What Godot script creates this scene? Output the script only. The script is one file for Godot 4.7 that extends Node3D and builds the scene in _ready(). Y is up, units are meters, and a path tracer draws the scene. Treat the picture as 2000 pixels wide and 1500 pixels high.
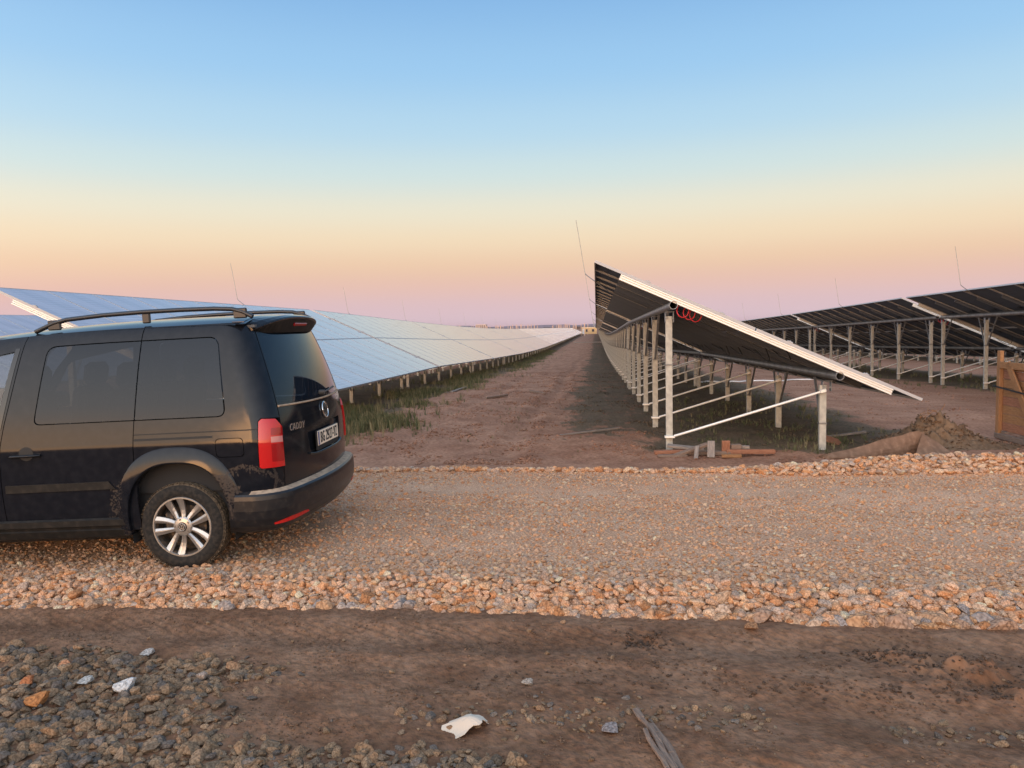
extends Node3D
# A black van on a gravel site road in front of rows of solar tables, just after sunset.

const TILT := 0.4241          # slope of the solar tables
const PITCH := 8.7            # distance between rows
const TABLE := 12.7           # length of a table with its gap

var used := {}
var M := {}
var n1 := FastNoiseLite.new()
var n2 := FastNoiseLite.new()
var n3 := FastNoiseLite.new()
var rng := RandomNumberGenerator.new()

# ------------------------------------------------------------------ mesh builder
class MB:
	var v := PackedVector3Array()
	var n := PackedVector3Array()
	var uv := PackedVector2Array()
	var c := PackedColorArray()
	var col := Color.WHITE
	func tri(p: Vector3, q: Vector3, r: Vector3, out: Vector3) -> void:
		var k := (q - p).cross(r - p)
		if k.length_squared() < 1e-18:
			return
		var nn := k.normalized()
		if nn.dot(out) < 0.0:
			nn = -nn
		tri3(p, q, r, nn, nn, nn)
	func tri3(p: Vector3, q: Vector3, r: Vector3, a: Vector3, b: Vector3, d: Vector3, ua := Vector2.ZERO, ub := Vector2.ZERO, ud := Vector2.ZERO) -> void:
		var k := (q - p).cross(r - p)
		if k.dot(a + b + d) > 0.0:
			v.append(p); v.append(r); v.append(q)
			n.append(a); n.append(d); n.append(b)
			uv.append(ua); uv.append(ud); uv.append(ub)
		else:
			v.append(p); v.append(q); v.append(r)
			n.append(a); n.append(b); n.append(d)
			uv.append(ua); uv.append(ub); uv.append(ud)
		c.append(col); c.append(col); c.append(col)
	func quad(p: Vector3, q: Vector3, r: Vector3, s: Vector3, out: Vector3) -> void:
		tri(p, q, r, out)
		tri(p, r, s, out)
	func quad4(p: Array, nn: Array, u: Array) -> void:
		tri3(p[0], p[1], p[2], nn[0], nn[1], nn[2], u[0], u[1], u[2])
		tri3(p[0], p[2], p[3], nn[0], nn[2], nn[3], u[0], u[2], u[3])
	func box(t: Transform3D, s: Vector3, bev := 0.0) -> void:
		var h := s * 0.5
		var b: float = minf(bev, minf(h.x, minf(h.y, h.z)) * 0.9)
		var mid := t.origin
		var sg := [-1.0, 1.0]
		if b <= 0.0:
			for ax in 3:
				for sn in sg:
					var ps := []
					for k in [[-1, -1], [1, -1], [1, 1], [-1, 1]]:
						var p := Vector3.ZERO
						p[ax] = sn * h[ax]
						p[(ax + 1) % 3] = k[0] * h[(ax + 1) % 3]
						p[(ax + 2) % 3] = k[1] * h[(ax + 2) % 3]
						ps.append(t * p)
					quad(ps[0], ps[1], ps[2], ps[3], ps[0] + ps[2] - 2.0 * mid)
			return
		for ax in 3:
			var a1 := (ax + 1) % 3
			var a2 := (ax + 2) % 3
			for sn in sg:
				var ps := []
				for k in [[-1, -1], [1, -1], [1, 1], [-1, 1]]:
					var p := Vector3.ZERO
					p[ax] = sn * h[ax]
					p[a1] = k[0] * (h[a1] - b)
					p[a2] = k[1] * (h[a2] - b)
					ps.append(t * p)
				quad(ps[0], ps[1], ps[2], ps[3], ps[0] + ps[2] - 2.0 * mid)
			for s1 in sg:
				for s2 in sg:
					var e := []
					for k in [[0, -1.0], [1, -1.0], [1, 1.0], [0, 1.0]]:
						var p := Vector3.ZERO
						p[a1] = s1 * (h[a1] - (b if k[0] == 1 else 0.0))
						p[a2] = s2 * (h[a2] - (0.0 if k[0] == 1 else b))
						p[ax] = k[1] * (h[ax] - b)
						e.append(t * p)
					quad(e[0], e[1], e[2], e[3], e[0] + e[2] - 2.0 * mid)
		for sx in sg:
			for sy in sg:
				for sz in sg:
					tri(t * Vector3(sx * h.x, sy * (h.y - b), sz * (h.z - b)), t * Vector3(sx * (h.x - b), sy * h.y, sz * (h.z - b)), t * Vector3(sx * (h.x - b), sy * (h.y - b), sz * h.z), t * Vector3(sx * h.x, sy * h.y, sz * h.z) - mid)
	func bar(a: Vector3, b: Vector3, w: float, d: float, up := Vector3.UP, bev := 0.0) -> void:
		# a straight bar of section w (across) by d (along up)
		var z := (b - a).normalized()
		var x := up.cross(z)
		if x.length() < 1e-4:
			x = Vector3.RIGHT.cross(z)
		x = x.normalized()
		var y := z.cross(x)
		box(Transform3D(Basis(x, y, z), (a + b) * 0.5), Vector3(w, d, a.distance_to(b)), bev)
	func tube(pts: Array, r: float, sides := 8, caps := true, ry := -1.0) -> void:
		if ry < 0.0:
			ry = r
		var rings := []
		var nrm := []
		var up := Vector3.UP
		for i in pts.size():
			var a: Vector3 = pts[maxi(i - 1, 0)]
			var b: Vector3 = pts[mini(i + 1, pts.size() - 1)]
			var z := (b - a).normalized()
			var x := up.cross(z)
			if x.length() < 0.05:
				x = Vector3(0.3, 0.1, 1).cross(z)
			x = x.normalized()
			var y := z.cross(x).normalized()
			var ring := []
			var rn := []
			for k in sides:
				var an := TAU * k / sides
				ring.append((pts[i] as Vector3) + x * cos(an) * r + y * sin(an) * ry)
				rn.append((x * cos(an) / r + y * sin(an) / ry).normalized())
			rings.append(ring)
			nrm.append(rn)
		for i in pts.size() - 1:
			for k in sides:
				var k2 := (k + 1) % sides
				quad4([rings[i][k], rings[i][k2], rings[i + 1][k2], rings[i + 1][k]], [nrm[i][k], nrm[i][k2], nrm[i + 1][k2], nrm[i + 1][k]], [Vector2.ZERO, Vector2.ZERO, Vector2.ZERO, Vector2.ZERO])
		if caps:
			for e in [0, pts.size() - 1]:
				var out: Vector3 = (pts[0] - pts[1]) if e == 0 else (pts[-1] - pts[-2])
				for k in range(1, sides - 1):
					tri(rings[e][0], rings[e][k], rings[e][k + 1], out)
	func lathe(prof: Array, steps: int, smooth := true) -> void:
		# profile points are (radius, z); turned about the z axis; the outside lies to the left of the profile's run in (z, r)
		for i in prof.size() - 1:
			var a: Vector2 = prof[i]
			var b: Vector2 = prof[i + 1]
			var dn := Vector2(b.y - a.y, -(b.x - a.x)).normalized()   # (nr, nz)
			var na := dn
			var nb := dn
			if smooth:
				if i > 0:
					var p: Vector2 = prof[i - 1]
					var d0 := Vector2(a.y - p.y, -(a.x - p.x)).normalized()
					if d0.dot(dn) > 0.6:
						na = (d0 + dn).normalized()
				if i < prof.size() - 2:
					var q: Vector2 = prof[i + 2]
					var d1 := Vector2(q.y - b.y, -(q.x - b.x)).normalized()
					if d1.dot(dn) > 0.6:
						nb = (d1 + dn).normalized()
			for k in steps:
				var t0 := TAU * k / steps
				var t1 := TAU * (k + 1) / steps
				var e0 := Vector3(cos(t0), sin(t0), 0)
				var e1 := Vector3(cos(t1), sin(t1), 0)
				var zz := Vector3(0, 0, 1)
				quad4([e0 * a.x + zz * a.y, e1 * a.x + zz * a.y, e1 * b.x + zz * b.y, e0 * b.x + zz * b.y], [e0 * na.x + zz * na.y, e1 * na.x + zz * na.y, e1 * nb.x + zz * nb.y, e0 * nb.x + zz * nb.y], [Vector2(0, 0), Vector2(0, 0), Vector2(0, 0), Vector2(0, 0)])
	func mesh(onto: ArrayMesh = null) -> ArrayMesh:
		var m := onto if onto else ArrayMesh.new()
		var a := []
		a.resize(Mesh.ARRAY_MAX)
		a[Mesh.ARRAY_VERTEX] = v
		a[Mesh.ARRAY_NORMAL] = n
		a[Mesh.ARRAY_TEX_UV] = uv
		a[Mesh.ARRAY_COLOR] = c
		m.add_surface_from_arrays(Mesh.PRIMITIVE_TRIANGLES, a)
		return m

# ------------------------------------------------------------------ naming and tagging
func numbered(called: String) -> String:
	if not used.has(called):
		used[called] = 0
		return called
	used[called] += 1
	return "%s_%03d" % [called, used[called]]

func tag(o: Node, label := "", category := "", group := "", kind := "") -> Node:
	if label: o.set_meta("label", label)
	if category: o.set_meta("category", category)
	if group: o.set_meta("group", group)
	if kind: o.set_meta("kind", kind)
	return o

func thing(called: String, label: String, category: String, at := Vector3.ZERO, group := "") -> Node3D:
	var o := Node3D.new()
	o.name = numbered(called)
	add_child(o)
	o.position = at
	tag(o, label, category, group)
	return o

func part(called: String, mesh: Mesh, m: Material, parent: Node) -> MeshInstance3D:
	var o := MeshInstance3D.new()
	o.name = numbered(called) if parent == self else called
	o.mesh = mesh
	if m: o.material_override = m
	parent.add_child(o, true)
	return o

func lin(r: float, g: float, b: float, a := 1.0) -> Color:
	var k := Color(r, g, b).linear_to_srgb()
	k.a = a
	return k

func mat(albedo: Color, rough := 0.8, metal := 0.0, spec := 0.5) -> StandardMaterial3D:
	var m := StandardMaterial3D.new()
	m.albedo_color = albedo
	m.roughness = rough
	m.metallic = metal
	m.metallic_specular = spec
	return m

func noise_tex(freq: float, ramp: Array, size := 512, oct := 4, kind := FastNoiseLite.TYPE_SIMPLEX, sd := 1, nmap := false, bump := 4.0) -> NoiseTexture2D:
	var f := FastNoiseLite.new()
	f.seed = sd
	f.noise_type = kind
	f.frequency = freq
	f.fractal_octaves = oct
	var t := NoiseTexture2D.new()
	t.width = size
	t.height = size
	t.seamless = true
	t.noise = f
	if nmap:
		t.as_normal_map = true
		t.bump_strength = bump
	elif ramp:
		var g := Gradient.new()
		var offs := PackedFloat32Array()
		var cols := PackedColorArray()
		for r in ramp:
			offs.append(r[0]); cols.append(r[1])
		g.offsets = offs
		g.colors = cols
		t.color_ramp = g
	return t

func triplanar(m: StandardMaterial3D, scale: Vector3, world := false) -> StandardMaterial3D:
	m.uv1_triplanar = true
	m.uv1_world_triplanar = world
	m.uv1_scale = scale
	m.uv1_triplanar_sharpness = 4.0
	return m

func keys(k: Array, x: float) -> float:
	# smooth curve through [x, y] pairs
	if x <= k[0][0]: return k[0][1]
	var e := k.size() - 1
	if x >= k[e][0]: return k[e][1]
	var i := 0
	while x > k[i + 1][0]: i += 1
	var x0: float = k[i][0]
	var x1: float = k[i + 1][0]
	var y0: float = k[i][1]
	var y1: float = k[i + 1][1]
	var m0: float = (y1 - y0) / (x1 - x0)
	var m1: float = m0
	if i > 0: m0 = 0.5 * (m0 + (y0 - k[i - 1][1]) / (x0 - k[i - 1][0]))
	if i < e - 1: m1 = 0.5 * (m1 + (k[i + 2][1] - y1) / (k[i + 2][0] - x1))
	var t := (x - x0) / (x1 - x0)
	var h := x1 - x0
	var t2 := t * t
	var t3 := t2 * t
	return y0 * (2 * t3 - 3 * t2 + 1) + m0 * h * (t3 - 2 * t2 + t) + y1 * (-2 * t3 + 3 * t2) + m1 * h * (t3 - t2)

# ------------------------------------------------------------------ lie of the land
const LAND := [[-4000.0, -3.0], [-60.0, -0.4], [2.0, -0.09], [9.0, 0.0], [14.0, -0.03], [20.0, -0.13], [30.0, -0.36], [43.0, -0.66], [65.0, -0.98], [100.0, -1.15], [140.0, -1.28], [280.0, -1.85], [320.0, -2.1], [420.0, -4.2], [900.0, -5.0], [4000.0, -6.0]]

func lay(x: float, d: float) -> float:
	# large lie of the land: d metres ahead of the camera along the rows
	var y := 0.0
	if d < 9.0 and d > 2.0:
		y = -0.075 + 0.075 * smoothstep(8.1, 8.7, d)
	elif d <= 2.0:
		y = -0.075 + keys(LAND, d) + 0.09
	else:
		y = keys(LAND, d)
	var side := 0.03 * clampf(x + 2.9, -8.0, 0.0)
	return y + side * (1.0 - smoothstep(9.5, 15.0, d))

func near_edge(x: float) -> float:      # where the gravel road begins, metres ahead
	return 4.53 - 0.02 * x + 0.055 * minf(x + 1.2, 0.0) + 0.05 * n1.get_noise_2d(x * 45.0, 7.0) + 0.03 * n1.get_noise_2d(x * 190.0, 3.0)

func far_edge(x: float) -> float:       # where it ends
	return 8.66 + 0.07 * n1.get_noise_2d(x * 40.0, 90.0) + 0.3 * smoothstep(1.5, 4.0, x)

func rut(x: float, at: float, w: float) -> float:
	var t: float = absf(x - at) / w
	return -exp(-t * t * 1.4) + 0.55 * exp(-pow((t - 1.5) * 1.8, 2.0))

func ground_y(x: float, d: float) -> float:
	var y := lay(x, d)
	var far := 1.0 - smoothstep(20.0, 90.0, d)
	if d < 6.0 and d > 0.0:
		# front dirt: ruts, tyre prints and crumbs
		var m := 1.0 - smoothstep(4.2, 4.7, d)
		y += m * (0.016 * n1.get_noise_2d(x * 60.0, d * 90.0) + 0.009 * n2.get_noise_2d(x * 180.0, d * 230.0))
		y += m * 0.010 * maxf(0.0, n3.get_noise_2d(x * 900.0, d * 900.0) - 0.05)
		var c1 := d - (4.12 + 0.05 * sin(x * 0.8) - 0.03 * x)
		y += m * 0.016 * rut(c1, 0.0, 0.16)
		if absf(c1) < 0.16:
			y += m * 0.006 * sin((x * 0.8 + absf(c1) * 1.6) * TAU / 0.085)
		var c2 := d - (2.62 + 0.10 * (x - 1.6) * (x - 1.6))
		if x > 0.3:
			var k := smoothstep(0.3, 0.8, x)
			y += m * k * 0.02 * rut(c2, 0.1, 0.15)
			if absf(c2 - 0.1) < 0.2:
				y += m * k * 0.009 * sin((c2 * 1.0 + x * 0.16) * TAU / 0.075)
		var c3 := d - (3.42 - 0.10 * (x - 1.0))
		y += m * 0.02 * rut(c3, 0.0, 0.2) * smoothstep(0.2, 1.0, x)
		# torn lumps by the right and the middle
		for L in [[1.75, 3.86, 0.26, 0.12, 0.05], [1.5, 4.03, 0.2, 0.09, 0.03], [0.26, 4.16, 0.13, 0.09, 0.035], [1.95, 3.66, 0.2, 0.1, 0.04]]:
			var q := exp(-pow((x - L[0]) / L[2], 2.0) - pow((d - L[1]) / L[3], 2.0))
			if q > 0.02:
				y += q * L[4] * (0.45 + 1.6 * n3.get_noise_2d(x * 520.0, d * 520.0))
	if d > 8.6:
		var aisle := smoothstep(-4.9, -3.9, x) * (1.0 - smoothstep(0.2, 1.2, x))
		var soft := smoothstep(8.8, 9.6, d) * far
		y += soft * (0.035 * n1.get_noise_2d(x * 26.0, d * 20.0) + 0.018 * n2.get_noise_2d(x * 90.0, d * 60.0) + 0.008 * n3.get_noise_2d(x * 330.0, d * 240.0))
		var wob := 0.12 * sin(d * 0.35)
		for at in [-2.75, -1.15]:
			y += aisle * soft * 0.035 * rut(x, at + wob, 0.2)
			if absf(x - at - wob) < 0.2:
				y += aisle * soft * 0.006 * sin(d * TAU / 0.16)
		# heap of spoil beside the crate
		var hp := exp(-pow((x - 4.62) / 0.42, 2.0) - pow((d - 10.75) / 0.45, 2.0))
		if hp > 0.01:
			y += hp * 0.06
	return y

# ------------------------------------------------------------------ sky
const EAST := [[-90, 150, 120, 110], [-6, 175, 150, 150], [0, 198, 168, 177], [1.6, 209, 174, 177], [3.0, 229, 190, 176], [4.6, 238, 204, 174], [6.4, 243, 221, 189], [8.4, 236, 230, 208], [11, 209, 227, 227], [14, 183, 217, 238], [18, 158, 203, 240], [23, 136, 184, 231], [45, 134, 180, 229], [90, 130, 176, 226]]

func east(e: float) -> Vector3:
	var i := 0
	while i < EAST.size() - 2 and e > EAST[i + 1][0]: i += 1
	var t := clampf((e - EAST[i][0]) / (EAST[i + 1][0] - EAST[i][0]), 0.0, 1.0)
	t = t * t * (3.0 - 2.0 * t) * 0.4 + t * 0.6
	var a := Color8(EAST[i][1], EAST[i][2], EAST[i][3]).srgb_to_linear()
	var b := Color8(EAST[i + 1][1], EAST[i + 1][2], EAST[i + 1][3]).srgb_to_linear()
	var k := a.lerp(b, t)
	return Vector3(k.r, k.g, k.b)

func make_sky(sun: Vector3) -> Sky:
	var w := 512
	var h := 256
	var im := Image.create(w, h, false, Image.FORMAT_RGBF)
	for j in h:
		var e := (0.5 - (j + 0.5) / h) * 180.0
		var ec := east(e)
		var up := maxf(e, 0.0)
		for i in w:
			var ph := TAU * (i + 0.5) / w
			var dir := Vector3(sin(ph), 0, -cos(ph))
			var q := 0.5 + 0.5 * dir.dot(Vector3(sun.x, 0, sun.z).normalized())   # 0 opposite the sun, 1 towards it
			var c := ec
			# the afterglow: strongest low down and towards the set sun
			var low := exp(-up / 7.0)
			var wide := exp(-up / 60.0)
			var w2 := pow(q, 3.0)
			c += Vector3(1.9, 0.8, 0.15) * low * pow(q, 3.0)
			c += Vector3(5.6, 3.4, 1.7).lerp(Vector3(3.45, 3.2, 3.0), smoothstep(2.0, 10.0, up)) * wide * w2
			if e < 0.0: c = Vector3(0.52, 0.36, 0.40)
			im.set_pixel(i, j, Color(c.x, c.y, c.z))
	var m := PanoramaSkyMaterial.new()
	m.panorama = ImageTexture.create_from_image(im)
	var s := Sky.new()
	s.sky_material = m
	return s

# ------------------------------------------------------------------ materials
func make_materials() -> void:
	var dirt := mat(Color.WHITE, 0.95, 0.0, 0.25)
	dirt.vertex_color_use_as_albedo = true
	dirt.albedo_texture = noise_tex(0.016, [[0.0, Color(0.76, 0.75, 0.74)], [0.35, Color(0.88, 0.87, 0.86)], [0.55, Color(0.93, 0.92, 0.91)], [0.8, Color(0.97, 0.97, 0.97)], [1.0, Color(1, 1, 1)]], 1024, 6, FastNoiseLite.TYPE_SIMPLEX, 5)
	dirt.normal_enabled = true
	dirt.normal_texture = noise_tex(0.03, [], 1024, 6, FastNoiseLite.TYPE_SIMPLEX, 9, true, 9.0)
	dirt.normal_scale = 0.5
	M.dirt = triplanar(dirt, Vector3(0.75, 0.75, 0.75), true)
	var road := mat(Color.WHITE, 0.95, 0.0, 0.3)
	road.vertex_color_use_as_albedo = true
	road.albedo_texture = noise_tex(0.05, [[0.0, Color(0.62, 0.59, 0.57)], [0.4, Color(0.82, 0.80, 0.78)], [0.6, Color(0.95, 0.94, 0.93)], [1.0, Color(1, 1, 1)]], 1024, 4, FastNoiseLite.TYPE_CELLULAR, 8)
	road.normal_enabled = true
	road.normal_texture = noise_tex(0.05, [], 1024, 3, FastNoiseLite.TYPE_CELLULAR, 8, true, 12.0)
	M.road = triplanar(road, Vector3(1.1, 1.1, 1.1), true)
	# stone tones
	M.stones = []
	for c in [[0.55, 0.27, 0.13], [0.60, 0.35, 0.20], [0.62, 0.40, 0.25], [0.53, 0.34, 0.22], [0.48, 0.30, 0.20], [0.40, 0.33, 0.29], [0.64, 0.46, 0.33], [0.50, 0.23, 0.10], [0.58, 0.34, 0.19], [0.56, 0.31, 0.16]]:
		M.stones.append(stone_mat(c))
	M.grit = []
	for c in [[0.29, 0.19, 0.115], [0.34, 0.22, 0.13], [0.25, 0.18, 0.12], [0.38, 0.255, 0.16], [0.22, 0.175, 0.14], [0.34, 0.205, 0.115]]:
		M.grit.append(stone_mat(c))
	var ms := stone_mat([1, 1, 1])
	ms.vertex_color_use_as_albedo = true
	M.stone_any = ms
	var gr := mat(Color.WHITE, 0.75, 0.0, 0.3)
	gr.vertex_color_use_as_albedo = true
	gr.backlight_enabled = true
	gr.backlight = Color(0.25, 0.3, 0.1)
	gr.cull_mode = BaseMaterial3D.CULL_DISABLED
	M.grass = gr
	# metals of the tables
	var galv := mat(Color.WHITE, 0.48, 0.75)
	galv.albedo_texture = noise_tex(0.02, [[0.0, Color(0.46, 0.47, 0.48)], [0.5, Color(0.55, 0.55, 0.56)], [1.0, Color(0.66, 0.66, 0.65)]], 256, 4, FastNoiseLite.TYPE_CELLULAR, 3)
	M.galv = triplanar(galv, Vector3(2.4, 2.4, 2.4))
	var post := mat(Color.WHITE, 0.6, 0.35)
	post.albedo_texture = noise_tex(0.02, [[0.0, Color(0.62, 0.60, 0.56)], [0.5, Color(0.68, 0.66, 0.615)], [1.0, Color(0.74, 0.72, 0.67)]], 256, 4, FastNoiseLite.TYPE_SIMPLEX, 4)
	M.post = triplanar(post, Vector3(1.5, 1.5, 1.5))
	M.alu = mat(lin(0.80, 0.76, 0.70), 0.45, 0.35)
	M.rail = mat(lin(0.10, 0.11, 0.13), 0.7, 0.2, 0.2)
	M.frame = mat(lin(0.42, 0.41, 0.41), 0.5, 0.3, 0.3)
	M.bolt = mat(lin(0.2, 0.2, 0.2), 0.4, 0.8)
	M.black = mat(lin(0.012, 0.012, 0.013), 0.5)
	M.red_cable = mat(lin(0.55, 0.02, 0.025), 0.45)
	var back := mat(lin(0.05, 0.053, 0.062), 0.5, 0.0, 0.4)
	M.back = mat(lin(0.10, 0.118, 0.145), 1.0, 0.0, 0.0)
	# glass of the modules with the print of cells beneath it
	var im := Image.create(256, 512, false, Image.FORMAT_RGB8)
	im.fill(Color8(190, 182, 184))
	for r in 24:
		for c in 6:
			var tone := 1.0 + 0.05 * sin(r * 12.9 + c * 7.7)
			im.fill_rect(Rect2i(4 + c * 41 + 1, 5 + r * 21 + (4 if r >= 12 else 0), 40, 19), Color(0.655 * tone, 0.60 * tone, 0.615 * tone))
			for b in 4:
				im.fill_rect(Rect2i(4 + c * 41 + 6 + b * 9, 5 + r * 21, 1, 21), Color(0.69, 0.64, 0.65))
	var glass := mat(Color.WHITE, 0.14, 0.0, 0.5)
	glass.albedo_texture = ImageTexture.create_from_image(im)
	glass.clearcoat_enabled = true
	glass.clearcoat = 0.3
	glass.clearcoat_roughness = 0.08
	M.glass = glass
	# timber
	for w in [["wood", [0.24, 0.115, 0.05], [0.36, 0.19, 0.09]], ["wood_old", [0.15, 0.10, 0.075], [0.27, 0.19, 0.14]], ["wood_grey", [0.17, 0.14, 0.12], [0.34, 0.27, 0.22]], ["wood_red", [0.22, 0.09, 0.05], [0.36, 0.17, 0.10]]]:
		var wm := mat(Color.WHITE, 0.8, 0.0, 0.3)
		wm.albedo_texture = noise_tex(0.02, [[0.0, lin(w[1][0], w[1][1], w[1][2])], [0.5, lin((w[1][0] + w[2][0]) / 2, (w[1][1] + w[2][1]) / 2, (w[1][2] + w[2][2]) / 2)], [1.0, lin(w[2][0], w[2][1], w[2][2])]], 256, 5, FastNoiseLite.TYPE_SIMPLEX, 21)
		wm.normal_enabled = true
		wm.normal_texture = noise_tex(0.03, [], 256, 4, FastNoiseLite.TYPE_SIMPLEX, 22, true, 5.0)
		M[w[0]] = triplanar(wm, Vector3(1.1, 14.0, 14.0))

func stone_mat(c: Array) -> StandardMaterial3D:
	var m := mat(lin(c[0], c[1], c[2]), 0.9, 0.0, 0.3)
	if not M.has("stone_tex"):
		M.stone_tex = noise_tex(0.03, [[0.0, Color(0.55, 0.53, 0.52)], [0.5, Color(0.85, 0.84, 0.83)], [1.0, Color(1, 1, 1)]], 256, 5, FastNoiseLite.TYPE_SIMPLEX, 31)
		M.stone_nrm = noise_tex(0.04, [], 256, 4, FastNoiseLite.TYPE_SIMPLEX, 32, true, 5.0)
	m.albedo_texture = M.stone_tex
	m.normal_enabled = true
	m.normal_texture = M.stone_nrm
	return triplanar(m, Vector3(0.6, 0.6, 0.6))

# ------------------------------------------------------------------ terrain
func axis_lines(lo: float, hi: float, fine: float, grow: float, far: float) -> PackedFloat64Array:
	var a := PackedFloat64Array()
	var x := lo
	var left := []
	var s := fine
	while x > -far:
		s = fine + grow * (lo - x)
		x -= s
		left.append(x)
	left.reverse()
	for k in left: a.append(k)
	x = lo
	while x < hi:
		a.append(x)
		x += fine
	while x < far:
		a.append(x)
		x += fine + grow * (x - hi)
	a.append(far)
	return a

func grid_mesh(xs: PackedFloat64Array, ds: PackedFloat64Array, height: Callable, tint: Callable) -> ArrayMesh:
	var nx := xs.size()
	var nd := ds.size()
	var v := PackedVector3Array()
	var nn := PackedVector3Array()
	var cc := PackedColorArray()
	v.resize(nx * nd); nn.resize(nx * nd); cc.resize(nx * nd)
	for j in nd:
		for i in nx:
			var y: float = height.call(xs[i], ds[j])
			v[j * nx + i] = Vector3(xs[i], y, -ds[j])
			cc[j * nx + i] = tint.call(xs[i], ds[j])
	for j in nd:
		for i in nx:
			var a := v[j * nx + maxi(i - 1, 0)]
			var b := v[j * nx + mini(i + 1, nx - 1)]
			var p := v[maxi(j - 1, 0) * nx + i]
			var q := v[mini(j + 1, nd - 1) * nx + i]
			nn[j * nx + i] = (b - a).cross(q - p).normalized()
	var idx := PackedInt32Array()
	idx.resize((nx - 1) * (nd - 1) * 6)
	var k := 0
	for j in nd - 1:
		for i in nx - 1:
			var o := j * nx + i
			idx[k] = o; idx[k + 1] = o + nx; idx[k + 2] = o + 1
			idx[k + 3] = o + 1; idx[k + 4] = o + nx; idx[k + 5] = o + nx + 1
			k += 6
	var arr := []
	arr.resize(Mesh.ARRAY_MAX)
	arr[Mesh.ARRAY_VERTEX] = v
	arr[Mesh.ARRAY_NORMAL] = nn
	arr[Mesh.ARRAY_COLOR] = cc
	arr[Mesh.ARRAY_INDEX] = idx
	var m := ArrayMesh.new()
	m.add_surface_from_arrays(Mesh.PRIMITIVE_TRIANGLES, arr)
	return m

func dirt_tint(x: float, d: float) -> Color:
	var a := 0.5 + 0.5 * n1.get_noise_2d(x * 38.0 + 50.0, d * 55.0)
	var b := 0.5 + 0.5 * n2.get_noise_2d(x * 150.0, d * 190.0 + 70.0)
	var g := 0.5 + 0.5 * n3.get_noise_2d(x * 700.0, d * 700.0)
	var dark := Vector3(0.195, 0.100, 0.057)
	var pale := Vector3(0.355, 0.205, 0.126)
	if d > 8.0:
		dark = Vector3(0.325, 0.160, 0.098)
		pale = Vector3(0.54, 0.295, 0.187)
	var t := clampf((a * 0.55 + b * 0.65 + g * 0.25 - 0.38 - 0.35) * 1.2 + 0.35, 0.0, 1.0)
	var c := dark.lerp(pale, t)
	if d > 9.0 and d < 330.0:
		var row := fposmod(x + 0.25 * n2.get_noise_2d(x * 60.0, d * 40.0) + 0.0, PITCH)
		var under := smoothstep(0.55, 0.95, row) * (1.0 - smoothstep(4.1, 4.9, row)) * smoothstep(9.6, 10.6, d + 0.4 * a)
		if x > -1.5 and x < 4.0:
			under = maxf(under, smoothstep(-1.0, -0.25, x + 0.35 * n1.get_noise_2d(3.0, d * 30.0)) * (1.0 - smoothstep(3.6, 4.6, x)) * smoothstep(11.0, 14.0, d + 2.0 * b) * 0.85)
		# shade under the tables and aisle edge, painted as ragged dark patches
		var shade_tint := Vector3(0.128, 0.098, 0.062).lerp(Vector3(0.205, 0.138, 0.088), clampf(b * 1.3 - 0.2 + 0.4 * g, 0.0, 1.0))
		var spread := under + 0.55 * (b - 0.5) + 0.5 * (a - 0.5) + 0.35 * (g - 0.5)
		c = c.lerp(shade_tint, smoothstep(0.55, 0.72, spread))
	if d > 60.0:
		c = c.lerp(Vector3(0.30, 0.17, 0.12), smoothstep(60.0, 300.0, d) * 0.7)
	return Color(c.x, c.y, c.z)

func road_y(x: float, d: float) -> float:
	var a := near_edge(x)
	var b := far_edge(x)
	var side := 0.03 * clampf(x + 2.9, -8.0, 0.0)
	var up := smoothstep(a - 0.10, a + 0.34, d)
	var dn := 1.0 - smoothstep(b - 0.05, b + 0.2, d)
	var y := side + lerpf(-0.12, -0.008, up) - 0.14 * (1.0 - dn)
	var body := up * dn
	y += body * (0.012 * n1.get_noise_2d(x * 30.0, d * 60.0) + 0.006 * n2.get_noise_2d(x * 200.0, d * 200.0))
	y += (0.012 + 0.13 * smoothstep(0.4, 4.2, x)) * exp(-pow((d - b + 0.12) / (0.16 + 0.08 * smoothstep(1.0, 4.0, x)), 2.0))
	y -= body * 0.02 * (exp(-pow((d - 5.4) / 0.3, 2.0)) + exp(-pow((d - 6.9) / 0.35, 2.0)))
	return y

func road_tint(x: float, d: float) -> Color:
	var a := clampf(0.5 + 0.9 * n1.get_noise_2d(x * 30.0, d * 90.0 + 11.0), 0.0, 1.0)
	var b := clampf(0.5 + 0.9 * n2.get_noise_2d(x * 200.0 + 33.0, d * 300.0), 0.0, 1.0)
	var c := Vector3(0.66, 0.385, 0.235).lerp(Vector3(0.80, 0.51, 0.335), 0.5 * a + 0.5 * b)
	return Color(c.x, c.y, c.z)

# ------------------------------------------------------------------ stones
var rocks: Array[ArrayMesh] = []

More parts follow.
